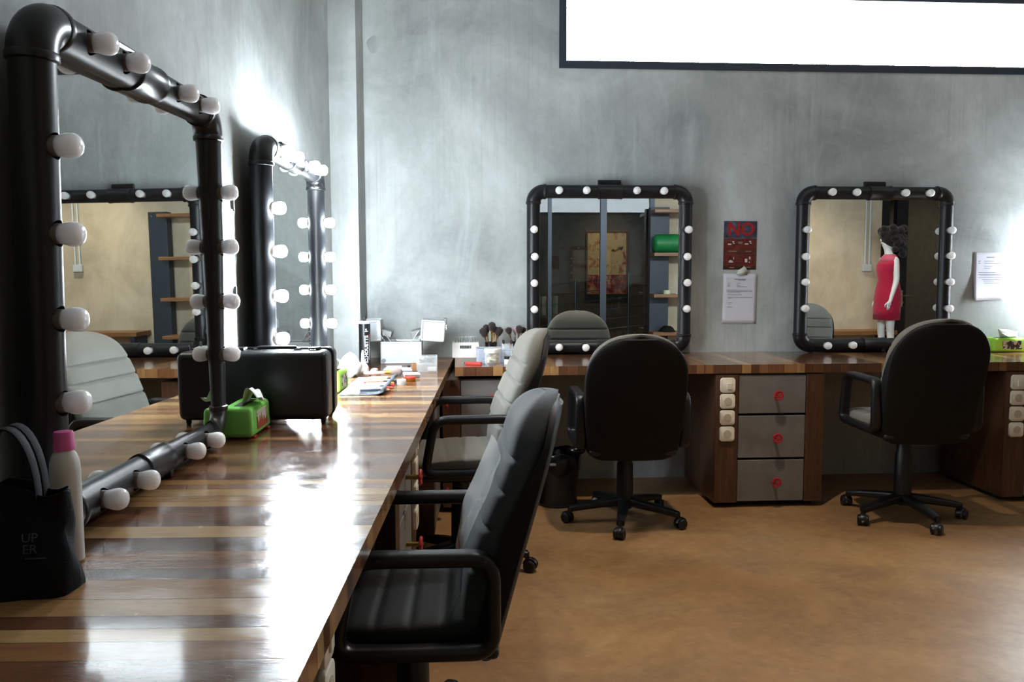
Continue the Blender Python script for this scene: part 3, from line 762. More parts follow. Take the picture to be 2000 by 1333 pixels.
def open_beauty_case():
    t = thing('beauty_case', 'open silver aluminium beauty case with raised trays in the desk corner', 'case', (-.312, 4.715, ZL), (0, 0, .0))
    W, D, H = .225, .17, .122
    m = MB(); e = .004
    m.box((0, -D/2+e/2, H/2), (W-.01, e, H-.01)).box((0, D/2-e/2, H/2), (W-.01, e, H-.01)).box((-W/2+e/2, 0, H/2), (e, D-.01, H-.01)).box((W/2-e/2, 0, H/2), (e, D-.01, H-.01)).box((0, 0, .008), (W-.01, D-.01, e))
    obj('case_panels', m, M['alupanel'], t)
    m = MB()
    for x in (-W/2+.004, W/2-.004):
        for y in (-D/2+.004, D/2-.004): m.rbox((x, y, H/2), (.012, .012, H), .003, 2)
    for z in (.006, H-.006):
        for y in (-D/2+.004, D/2-.004): m.rbox((0, y, z), (W, .012, .012), .003, 2)
        for x in (-W/2+.004, W/2-.004): m.rbox((x, 0, z), (.012, D, .012), .003, 2)
    obj('edge_trim', m, M['alu'], t)
    m = MB()
    for x in (-W/2+.016,): m.lathe([(.012, 0), (.012, .003), (.008, .004), (.0, .004)], (x, -D/2-.001, .017), (0, -1, 0), 16)
    obj('corner_button', m, M['traygrey'], t)
    for sx, x0, rot in ((-1, -.176, -.04), (1, .178, .07)):
        R = Matrix.Rotation(rot, 3, 'Y')
        l = obj('lid_half', MB().rbox((x0, 0, .183), (.128, D-.005, .115), .004, 2, R), M['alupanel'], t)
        for yy in (-D/2+.002, D/2-.002):
            pth = []
            for dx, dz in ((-.061, -.054), (.061, -.054), (.061, .054), (-.061, .054)):
                q = R @ Vector((dx, 0, dz)); pth.append((x0+q.x, yy, .183+q.z))
            obj('lid_trim', MB().sweep(round_path(pth, .006, 3), rrect(.010, .009, .002, 2), True, (0, 1, 0)), M['alu'], l)
        tr = obj('tray', MB().rbox((sx*.088, .01, .168), (.07, D-.03, .035), .006, 2, Matrix.Rotation(-sx*.25, 3, 'Y')), M['traygrey'], t)
        for k, dx in enumerate((0, .03)):
            obj('hinge_arm', MB().sweep([(sx*(.055+dx), -D/2+.012, H-.004), (sx*(.098+dx), -D/2+.012, H+.058)], rrect(.003, .012, .001, 2), up=(0, 1, 0)), M['alu'], tr)
    k = obj('lock', MB().rbox((.246, -.05, .235), (.02, .05, .035), .004), M['traygrey'], t)
    obj('key', MB().tube([(.25, -.08, .222), (.252, -.082, .19)], .003, 6).ball((.25, -.08, .222), .007), M['chrome'], k)
open_beauty_case()

def brush_mb(L=.16, r=.004, head=.03, hw=.012):
    h = MB().lathe([(r*.55, 0), (r, .01), (r*.8, L-head-.03), (r*.9, L-head-.028)], n=10)
    f = MB().lathe([(r*1.0, L-head-.029), (r*1.3, L-head-.01), (hw*.55, L-head)], n=12)
    b = MB().lathe([(hw*.55, L-head-.001), (hw*.8, L-head*.75), (hw, L-head*.45), (hw*.85, L-head*.18), (hw*.4, L-.003), (0, L)], n=14)
    return h, f, b
def brush(loc, rot, label, L=.16, r=.004, head=.03, hw=.012, mats=('blackgloss', 'gold', 'hairbr'), group=None):
    t = thing('makeup_brush', label, 'brush', loc, rot, group)
    for nm, mb, k in zip(('handle', 'ferrule', 'bristles'), brush_mb(L, r, head, hw), mats): obj(nm, mb, M[k], t)
    return t

def brush_roll():
    t = thing('brush_roll', 'unrolled slate cloth brush roll on the left desk beside the black case', 'brush roll', (-.388, 3.70, ZL), (0, 0, -.03))
    vs = []; fs = []; N, K = 16, 20
    for k in range(K+1):
        y = -.27+.54*k/K
        for i in range(N+1):
            x = -.095+.185*i/N; q = max(0, (i-N+4)/4)
            vs.append((x+.004*sin(k*.9)*q, y-.02*q*(1 if k < 3 else 0), .003+.012*q*(1+.5*sin(k*.8))+.0012*sin(i*1.7+k)))
    for k in range(K):
        for i in range(N): fs.append((k*(N+1)+i, k*(N+1)+i+1, (k+1)*(N+1)+i+1, (k+1)*(N+1)+i))
    o = obj('cloth', MB().add(vs, fs), M['rollcloth'], t, angle=70); solid(o, .003)
    m = MB()
    for k in range(13): m.rbox((-.052, -.245+.04*k, .0075), (.08, .030, .005), .0022, 2)
    obj('pocket', m, M['rollstripe'], t)
    m = MB().tube([(.084+.003*sin(k), -.27+.54*k/20, .018+.003*sin(k*.9)) for k in range(21)], .009, 8)
    obj('rolled_edge', m, M['rollcloth'], t)
brush_roll()
PENC = [('#2c3340', '#d9a08a'), ('#e4dfd8', '#c65a4a'), ('#d9c4b0', '#3a3f4a'), ('#c8d0d8', '#c04038'), ('#e9e2d4', '#b99a4a'), ('#e08878', '#40404a'), ('#dfe4ea', '#5a6472'), ('#d8cf7a', '#343a40'), ('#f0ece8', '#b06a4a')]
for k, (a, b) in enumerate(PENC):
    y = 3.475+.052*k; ma = plain('pencil_'+str(k), a, .35, 0, .5, .2); mb_ = plain('pencil_tip_'+str(k), b, .5)
    cn = {0: 'dark blue', 1: 'cream', 2: 'tan', 3: 'pale grey', 4: 'ivory', 5: 'salmon', 6: 'silver-white', 7: 'yellow', 8: 'white'}[k]
    t = thing('makeup_pencil', cn+' slim pencil lying across the open brush roll', 'pencil', (-.408+.015*sin(k*2.3), y, ZL+.0155), (0, 0, .12+.06*sin(k*1.7)), 'pencils on the brush roll')
    obj('barrel', MB().lathe([(.005, 0), (.0055, .003), (.0055, .085), (.005, .088)], d=(1, 0, 0), n=10), ma, t)
    obj('cap', MB().lathe([(.0056, .0), (.0056, .03), (.003, .036), (.0, .037)], (.088, 0, 0), (1, 0, 0), 10), mb_, t)
brush((-.455, 4.04, ZL+.021), (0, pi/2, .12), 'large taupe powder brush lying past the far end of the brush roll', .19, .008, .06, .021, ('hairpink', 'gold', 'hairgrey'))
brush((-.40, 4.12, ZL+.012), (0, pi/2, -.1), 'slim brush with dark bristles lying before the silver case', .21, .004, .028, .011, ('traygrey', 'chrome', 'hairbr'))
brush((-.36, 4.31, ZL+.0205), (0, pi/2, .05), 'thin white-handled brush resting on the pale palette', .12, .004, .02, .006, ('whitebottle', 'chrome', 'hairbr'))
t = thing('makeup_palette', 'flat pale grey palette box lying before the silver case', 'palette', (-.30, 4.30, ZL), (0, 0, -.05))
obj('tray', MB().rbox((0, 0, .005), (.15, .16, .010), .003), M['traygrey'], t); obj('lid', MB().rbox((0, 0, .0125), (.146, .156, .005), .002), M['powder'], t)
t = thing('squeeze_bottle', 'small white squeeze bottle with a tapered spout before the spray can', 'bottle', (-.475, 4.19, ZL))
obj('bottle_body', MB().lathe([(.026, 0), (.030, .006), (.030, .03), (.022, .045), (.012, .055)], n=22), M['whitebottle'], t)
obj('spout', MB().lathe([(.012, .054), (.010, .062), (.0075, .10), (.004, .118), (.0, .119)], n=14), M['whitebottle'], t)
t = thing('makeup_sponge', 'pink teardrop sponge lying beside the white squeeze bottle', 'sponge', (-.418, 4.155, ZL+.0155), (0, 1.2, .4))
obj('sponge_body', MB().lathe([(0, -.016), (.010, -.013), (.0155, -.004), (.0145, .006), (.008, .018), (.0, .026)], n=16), M['hairpink'], t)
def pot(loc, label, r, h, body, lid, lh=.4, cat='jar', name='cosmetic_jar'):
    t = thing(name, label, cat, loc)
    obj('pot', MB().lathe([(r*.92, 0), (r*.98, .003), (r*.98, h*(1-lh))], n=26), M[body], t)
    obj('lid', MB().lathe([(r, h*(1-lh)), (r, h-.002), (r*.94, h), (0, h)], n=26), M[lid], t); return t
pot((-.252, 3.745, ZL), 'small white cream jar at the right edge of the brush roll', .021, .026, 'whitebottle', 'whitebottle')
pot((-.222, 3.87, ZL), 'round red and gold tin behind the small white cream jar', .028, .022, 'gold', 'redbox', .3, 'tin', 'cosmetic_tin')
t = thing('powder_compact', 'oval silver-white compact behind the red and gold tin', 'compact', (-.222, 4.02, ZL), (0, 0, .2))
obj('compact_base', MB().rbox((0, 0, .006), (.075, .06, .012), .005), M['traygrey'], t); obj('compact_lid', MB().rbox((0, 0, .0165), (.078, .062, .010), .0045), M['powder'], t)
t = thing('wooden_block', 'small tilted wooden block between palette and clear acrylic box', 'block', (-.222, 4.235, ZL), (0, 0, .3))
obj('block_body', MB().add([(-.014, -.02, 0), (.014, -.02, 0), (.014, .02, 0), (-.014, .02, 0), (-.006, -.018, .045), (.010, -.018, .045), (.010, .018, .045), (-.006, .018, .045)], [(0,3,2,1),(4,5,6,7),(0,1,5,4),(1,2,6,5),(2,3,7,6),(3,0,4,7)]), M['shelfwood'], t)
t = thing('acrylic_box', 'clear acrylic box of dark hair grips at the right of the left desk', 'box', (-.155, 4.225, ZL), (0, 0, .05))
m = MB(); W, D, H, e = .105, .075, .085, .003
m.box((0, -D/2+e/2, H/2), (W, e, H)).box((0, D/2-e/2, H/2), (W, e, H)).box((-W/2+e/2, 0, H/2), (e, D-2*e, H)).box((W/2-e/2, 0, H/2), (e, D-2*e, H)).box((0, 0, e/2), (W-2*e, D-2*e, e)).box((0, 0, H/2), (e, D-2*e, H-.01)); obj('box_walls', m, M['clear'], t)
m = MB(); rn = random.Random(4)
for k in range(60): m.tube([(rn.uniform(-.042, .042), rn.uniform(-.028, .028), rn.uniform(.05, .078)), (rn.uniform(-.042, .042), rn.uniform(-.028, .028), rn.uniform(.045, .078))], .0013, 5)
g = obj('hair_grips', m, M['beads'], t); g['kind'] = 'stuff'
obj('shelf', MB().box((0, 0, .044), (W-.007, D-.007, .003)), M['clear'], t)
obj('drawer', MB().rbox((.026, -.005, .018), (.044, .05, .022), .003), M['whitebottle'], t)

def tote_bag():
    t = thing('tote_bag', 'black cloth tote bag standing on the left desk beside the white bottle', 'bag', (-.722, 1.345, ZL), (0, 0, .10))
    R = []
    for k in range(15):
        q = k/14; w = .102-.010*q; d = .050*(1-.55*q); ring = []
        for i in range(40):
            a = 2*pi*i/40; cx, cy = sup(a, 4)
            ring.append((cx*w*(1+.025*sin(5*q+2))+.004*sin(9*q+cy*3), cy*d+.006*sin(7*q+cx*4)*(abs(cy) > .5), .17*q+(.012*sin(cx*5+1) if k == 14 else 0)+(.0 if k else 0)))
        R.append(ring)
    mb = MB().rings(R, cap=False); n = 40; mb.f.append(tuple(range(n-1, -1, -1)))
    o = obj('bag_body', mb, M['bagcloth'], t, angle=60); solid(o, .002)
    for sy in (-1, 1):
        pth = [(.055*cos(a)*.80+.012, sy*.016, .15+.118*sin(a)) for a in [pi*i/18 for i in range(19)]]
        obj('bag_handle', MB().sweep(pth, rrect(.0025, .026, .001, 2), up=(0, 1, 0)), M['bagcloth'], t)
    for s, z in (('UP', .098), ('ER', .080)):
        me = text_mesh(s, .020, .0004, -.0001); me.materials.append(M['bagprint'])
        link('lettering', me, t, (.050, -.0485+.17*z*.30, z), (pi/2-.16, 0, 0))
    obj('seam', MB().box((.058, -.0455, .066), (.03, .001, .0015)), M['bagprint'], t)
tote_bag()
t = thing('lotion_bottle', 'white bottle with a pink cap standing behind the black tote bag', 'bottle', (-.690, 1.480, ZL))
obj('bottle_body', MB().lathe([(.022, 0), (.0252, .004), (.0252, .165), (.024, .18), (.020, .193), (.0160, .199), (.0155, .205)], n=32), M['whitebottle'], t)
obj('cap', MB().lathe([(.0175, .201), (.0175, .212), (.0165, .214), (.0165, .230), (.015, .234), (.0, .235)], n=28), M['pink'], t)
# dark cloth hanging at the near side of the left mirror
t = thing('hanging_cloth', 'black cloth hanging on the left wall at the near side of the large mirror', 'cloth', LP(-.672, .017, 0), (0, 0, LROT))
vs = []; fs = []; N, K = 24, 16
for k in range(K+1):
    q = k/K; z = 1.46-.46*q; w = .035+.085*min(1, q*1.5)
    for i in range(N+1):
        x = -1+2*i/N; vs.append((x*w, .004-.012*sin(i*1.1+q*1.5)*min(1, .3+q)-.004*q, z-.02*x*x*(1-q)))
for k in range(K):
    for i in range(N): fs.append((k*(N+1)+i, k*(N+1)+i+1, (k+1)*(N+1)+i+1, (k+1)*(N+1)+i))
solid(obj('cloth', MB().add(vs, fs), M['bagcloth'], t, angle=80), .004)
obj('hook', MB().tube([(0, .016, 1.465), (0, -.005, 1.463), (0, -.014, 1.468), (0, -.016, 1.484)], .004, 8), M['chrome'], t)

# ------------------------------------------------------------------ things on the back desk
t = thing('storage_basket', 'white plastic basket of clear packets at the left end of the back desk', 'basket', (.050, 4.80, ZB))
W, D, H, e = .155, .10, .088, .004; m = MB()
m.rbox((0, D/2-e/2, H/2), (W, e, H), .0015, 1).rbox((-W/2+e/2, 0, H/2), (e, D, H), .0015, 1).rbox((W/2-e/2, 0, H/2), (e, D, H), .0015, 1).box((0, 0, e/2), (W-.006, D-.006, e))
# front with a handle hole
m.box((0, -D/2+e/2, .026), (W-.002, e, .052)).box((0, -D/2+e/2, .079), (W-.002, e, .018)).box((-.055, -D/2+e/2, .061), (.045, e, .018)).box((.055, -D/2+e/2, .061), (.045, e, .018))
obj('basket_walls', m, M['whitebottle'], t)
rn = random.Random(9)
for k in range(9):
    x = .050-.058+.0145*k
    o = thing('clear_packet', 'clear wrapped packet standing upright in the white basket', 'packet', (x, 4.80+.01*(k % 3-1), ZB+.004), (rn.uniform(-.02, .02), rn.uniform(-.03, .03), 0), 'clear packets in the white basket')
    obj('wrapper', MB().rbox((0, 0, .058), (.011, .06, .116), .003, 2), M['clear'], o)
    obj('stick', MB().cyl((0, 0, .004), (0, 0, .108), .0025, n=8), M['beads' if k % 2 else 'blackgloss'], o)
t = thing('clear_container', 'low clear plastic container at the front of the back desk', 'container', (.215, 4.53, ZB))
W, D, H, e = .215, .15, .072, .003; m = MB()
m.rbox((0, -D/2, H/2), (W, e, H), .001, 1).rbox((0, D/2, H/2), (W, e, H), .001, 1).rbox((-W/2, 0, H/2), (e, D, H), .001, 1).rbox((W/2, 0, H/2), (e, D, H), .001, 1).box((0, 0, e/2), (W-.004, D-.004, e)).tube(round_path([(-W/2, -D/2, H), (W/2, -D/2, H), (W/2, D/2, H), (-W/2, D/2, H)], .006, 3), .004, 6, True)
obj('container_walls', m, M['clearblue'], t)
brush((.135, 4.53, ZB+.012), (0, pi/2-.15, .5), 'dark makeup brush lying in the low clear container', .10, .004, .025, .008)
t = thing('makeup_sponge', 'pink sponge standing in the low clear container', 'sponge', (.165, 4.475, ZB+.0032))
obj('sponge_body', MB().lathe([(.010, 0), (.013, .01), (.011, .03), (.0, .042)], n=16), M['pink'], t)
def brush_pot(loc, label, brushes, pl):
    t = thing('brush_pot', label, 'pot', loc)
    obj('cup', MB().lathe([(.030, 0), (.031, .002), (.036, .085), (.034, .085), (.029, .004), (0, .004)], n=28), M['blackgloss'], t)
    for i, (dx, dy, tilt, az, L, hd, hw, mats, lab) in enumerate(brushes):
        Rm = Matrix.Rotation(az, 4, 'Z') @ Matrix.Rotation(tilt, 4, 'Y')
        brush((loc[0]+dx, loc[1]+dy, loc[2]+.006), Rm.to_euler(), lab+' '+pl, L, .0045, hd, hw, mats, 'brushes in the black pots')
BR, BG = ('gold', 'gold', 'hairbr'), ('blackgloss', 'chrome', 'hairbr')
brush_pot((.198, 4.80, ZB), 'black cup of big dark brushes with gold handles beside the white basket', [
    (-.002, -.006, .30, pi+.1, .172, .052, .023, BR, 'fat dark brush leaning left'), (-.003, .004, .24, 2.2, .186, .05, .021, BR, 'dark brush second from left'),
    (.0, -.010, .10, -1.3, .20, .05, .022, BR, 'tallest dark brush upright'), (.003, -.004, .30, -.1, .176, .052, .023, BR, 'fat dark brush leaning right'), (.003, .005, .24, .95, .176, .04, .019, BR, 'smaller dark brush at the back')], 'in the gold-handled brush cup')
brush_pot((.345, 4.81, ZB), 'black cup of brushes with metal handles left of the middle mirror', [
    (-.003, -.003, .27, pi+.1, .172, .04, .020, ('chrome', 'chrome', 'hairbr'), 'dark round brush leaning left'), (-.002, .010, .13, 1.7, .162, .03, .015, ('chrome', 'chrome', 'hairpink'), 'pinkish brush standing upright'),
    (.003, -.008, .14, -.9, .180, .046, .021, ('chrome', 'chrome', 'hairbr'), 'large dark brush leaning right'), (.001, .005, .30, .25, .172, .035, .016, BG, 'reddish dark brush far right')], 'in the metal-handled brush cup')
t = thing('glass_tumbler', 'clear tumbler holding short brushes beside the cream jar', 'tumbler', (.278, 4.53, ZB+.0032))
obj('tumbler_wall', MB().lathe([(.026, 0), (.028, .002), (.031, .095), (.029, .095), (.026, .005), (0, .005)], n=24), M['clear'], t)
for k, (dx, ti) in enumerate(((-.008, -.15), (.008, .12))):
    brush((.278+dx, 4.53, ZB+.0092), (0, ti, 0), ('gold-handled brush leaning left' if k == 0 else 'gold-handled brush leaning right')+' in the clear tumbler', .115, .004, .03, .008, BR)
t = thing('cosmetic_jar', 'clear jar of pale puffs with a white lid on the back desk', 'jar', (.190, 4.405, ZB))
obj('pot', MB().lathe([(.040, 0), (.0425, .004), (.0425, .060), (.040, .062)], n=30), M['clear'], t)
obj('lid', MB().lathe([(.0445, .062), (.0455, .064), (.0455, .082), (.043, .085), (.0, .085)], n=30), M['whitebottle'], t)
m = MB(); m2 = MB()
for k in range(7):
    a = k*1.1; (m if k % 2 else m2).tube([(.026*cos(a+q*.5), .026*sin(a+q*.5), .010+.006*k+.004*sin(q)) for q in range(5)], .0085, 8)
obj('green_puffs', m, M['cream'], t); obj('beige_puffs', m2, M['beigepuff'], t)
pot((.277, 4.40, ZB), 'small clear jar of white powder with a black lid', .026, .042, 'powder', 'blackgloss', .35)
t = thing('lipstick_box', 'small red flat box lying at the front corner of the back desk', 'box', (.088, 4.385, ZB), (0, 0, -.25))
obj('box_body', MB().rbox((0, 0, .007), (.085, .026, .014), .002, 1), M['redbox'], t); obj('black_end', MB().rbox((-.046, 0, .007), (.012, .018, .011), .002, 1), M['blackgloss'], t)

# waste bin
t = thing('waste_bin', 'dark waste bin with a black liner under the back desk', 'waste bin', (.545, 4.44, 0))
obj('bin_body', MB().lathe([(.105, 0), (.112, .004), (.113, .012), (.108, .014), (.125, .27), (.122, .27), (.105, .016), (0, .016)], n=36), M['binplastic'], t)
R = []
for k, (r, z) in enumerate(((.127, .20), (.131, .25), (.130, .285), (.124, .292), (.115, .28), (.10, .25))): R.append([(r*(1+.02*sin(7*a+k))*cos(a), r*(1+.02*sin(7*a+k))*sin(a), z+.008*sin(5*a+k)-(.02*max(0, sin(3*a)) if k == 0 else 0)) for a in [2*pi*i/44 for i in range(44)]])
mb = MB().rings(R, False); mb.ball((.10, -.04, .30), .05, 14, 8, (1, .6, .5)); obj('liner', mb, M['binbag'], t, angle=70)
obj('tied_corner', MB().rbox((-.03, -.128, .245), (.05, .006, .014), .002), M['traygrey'], t)

# ------------------------------------------------------------------ wall papers
def sheet_lines(t, x0, x1, z0, rows, y=-.0032):
    m = MB()
    for zz, segs in rows:
        for a, b, h in segs: m.box(((a+b)/2, y, zz), (b-a, .0008, h))
    obj('printed_lines', m, M['ink'], t)
def curl_sheet(w, h, curl=.012, tilt=0.):
    vs = []; fs = []; N, K = 10, 12
    for k in range(K+1):
        for i in range(N+1):
            x = -w/2+w*i/N; z = h/2-h*k/K; q = (k/K); c = curl*max(0, (.45-i/N))*max(0, q-.45)*4
            vs.append((x+tilt*z, -.002-c, z))
    for k in range(K):
        for i in range(N): fs.append((k*(N+1)+i, k*(N+1)+i+1, (k+1)*(N+1)+i+1, (k+1)*(N+1)+i))
    return MB().add(vs, fs)
def wallpt(px_x, z): return (px_x, YW-.0005, z)
# poster
px0, px1, pz0, pz1 = 1.621, 1.825, 1.282, 1.576
t = thing('notice_poster', 'dark red NO poster of prohibition signs taped to the back wall', 'poster', ((px0+px1)/2, YW-.001, (pz0+pz1)/2), (0, .004, 0))
W, H = px1-px0, pz1-pz0
def poster_mat():
    q = NT('poster_print'); sp = q.n('ShaderNodeSeparateXYZ'); tc = q.n('ShaderNodeTexCoord'); q.l(tc.outputs['Object'], sp.inputs[0])
    n = q.noise(q.coord('Object', (1, 1, 1)), 14, 5, .6, .5); n2 = q.noise(q.coord('Object', (.25, 1, 1.4)), 40, 5, .65, .4)
    top = q.ramp(n, [(.35, rgb('#181a2a')), (.55, rgb('#45465c')), (.75, rgb('#7a7b92'))])
    bot = q.ramp(n2, [(.3, rgb('#2c1210')), (.5, rgb('#5a241a')), (.72, rgb('#7a3a28'))])
    c = q.mix(q.math('GREATER_THAN', sp.outputs[2], H*.5-H*.355), bot, top)
    c = q.mix(q.ramp(sp.outputs[2], [(.0, 0.), (.5, 0.)]), c, top)
    low = q.math('LESS_THAN', sp.outputs[2], -H*.5+.02); c = q.mix(q.math('MULTIPLY', low, .7), c, rgb('#150a0c'))
    q.bsdf(Base_Color=c, Roughness=.5); return q.m
obj('sheet', MB().box((0, -.0015, 0), (W, .002, H)), poster_mat(), t)
RED = plain('poster_red', '#a3191d', .5); RED2 = plain('poster_dark_red', '#7c1618', .5); PW = plain('poster_white', '#c9c2c4', .5)
me = text_mesh('NO', .108, .0004, .003); me.materials.append(RED); link('lettering', me, t, (.004, -.0030, H/2-.052), (pi/2, 0, 0)).scale = (.98, 1, 1)
obj('divider', MB().box((0, -.0028, H*.5-H*.352), (W, .0006, .006)), M['ink2'], t)
for cx, cz, k in ((-.055, .012, 0), (.050, .014, 1), (-.052, -.090, 2), (.050, -.086, 3)):
    s = obj('prohibition_sign', MB().tube([(cx+.031*cos(a), -.0030, cz+.031*sin(a)) for a in [2*pi*i/28 for i in range(28)]], .0026, 6, True, (0, 1, 0)).sweep([(cx-.022, -.0030, cz+.022), (cx+.022, -.0030, cz-.022)], rrect(.001, .005, .0004, 1), up=(0, 1, 0)), RED2, t)
    m = MB()
    if k < 2: m.rbox((cx-.010, -.0028, cz-.005), (.022, .001, .008), .0004, 1).rbox((cx+.012, -.0028, cz+.010), (.012, .001, .008), .0004, 1).rbox((cx+.016, -.0028, cz+.000), (.010, .001, .006), .0004, 1)
    elif k == 2: m.prism([(0, 0)]*0 or [(cx-.018, 0), (cx+.012, 0), (cx+.010, .008), (cx, .016), (cx-.012, .014)], 0, .0008); m.v = [(x, -.0026-z, cz-.014+y) for x, y, z in m.v]; m.rbox((cx+.014, -.0028, cz+.012), (.004, .001, .016), .0004, 1)
    else: m.rbox((cx-.010, -.0028, cz-.006), (.016, .001, .022), .0004, 1).rbox((cx+.012, -.0028, cz+.010), (.008, .001, .016), .0004, 1).rbox((cx+.010, -.0028, cz-.016), (.006, .001, .006), .0004, 1)
    obj('symbol', m, PW, s)
m = MB()
for cx, cz, w in ((-.046, -.036, .052), (.052, -.036, .038), (-.048, -.135, .030), (.050, -.133, .036), (0, .020, .03), (0, .012, .022)): m.box((cx, -.0027, cz), (w, .0006, .006))
obj('caption', m, plain('poster_caption', '#94706a', .6), t)
# first notice sheet
t = thing('paper_notice', 'white printed sheet taped under the red NO poster', 'paper sheet', (1.727, YW-.001, 1.105), (0, .012, 0), 'printed sheets on the back wall')
solid(obj('sheet', curl_sheet(.212, .305, .0), M['paper'], t, angle=80), .0006)
L = .0028
sheet_lines(t, 0, 0, 0, [(.118, [(-.036, .036, .005)]), (.112, [(-.014, .03, .003)]), (.094, [(-.078, -.062, L), (-.024, .004, L)]), (.085, [(-.078, -.066, L), (-.022, -.012, L)]), (.079, [(-.078, -.062, L), (-.02, .004, L)]), (.072, [(-.078, -.066, L), (-.02, .044, L)]), (.052, [(-.082, .076, L)]), (.045, [(-.082, .05, L), (.056, .08, L)]), (.038, [(-.076, .0, L)]), (.024, [(-.076, .012, L)]), (.008, [(-.076, .08, L)]), (.002, [(-.072, -.05, L)]), (-.026, [(-.076, -.046, L)]), (-.036, [(-.07, -.058, L)]), (-.052, [(-.076, -.046, .004)])])
t = thing('paper_notice', 'white printed sheet with a curling corner right of the right mirror', 'paper sheet', (3.312, YW-.001, 1.238), (0, -.004, 0), 'printed sheets on the back wall')  # second notice sheet, printed paper with a curled corner
solid(obj('sheet', curl_sheet(.205, .298, .02), M['paper'], t, angle=80), .0006)
sheet_lines(t, 0, 0, 0, [(.118, [(-.022, .03, .005)]), (.095, [(-.075, -.062, .004), (-.036, .026, L)]), (.082, [(-.075, -.062, .004), (-.036, .07, L)]), (.062, [(-.034, .016, L)]), (.050, [(-.034, .004, L)]), (.024, [(-.07, .04, L)]), (.012, [(-.07, .084, L)]), (.004, [(-.06, .084, L)]), (-.008, [(-.07, .084, L)]), (-.020, [(-.06, .084, L)]), (-.03, [(-.066, .03, L)]), (-.042, [(-.06, .066, L)])], -.0036)
vs = [(-.033, 0, -.012), (-.024, -.003, .012), (-.006, -.004, .022), (.012, -.006, .036), (.030, -.010, .012), (.034, -.004, -.018), (.002, -.002, -.022), (-.014, -.003, -.024)]
o = tag(solid(obj('tape_scrap', MB().add(vs, [(0, 1, 2, 7), (2, 3, 4, 6), (4, 5, 6), (2, 6, 7)]), plain('masking_tape', '#c3c9be', .6), None, (1.738, YW-.0055, 1.268)), .001), 'torn scrap of pale tape between the NO poster and the sheet', 'tape')
for z, lab in ((1.505, 'upper small dark clip on the wall between the left mirrors'), (1.205, 'lower small dark clip on the wall between the left mirrors')):
    p = LP(.93, .004, z); tag(obj('cable_clip', MB().rbox((0, -.003, 0), (.012, .008, .032), .002).rbox((.006, -.004, -.018), (.010, .006, .008), .002), M['traygrey'], None, p, (0, 0, LROT)), lab, 'clip', 'clips on the left wall')
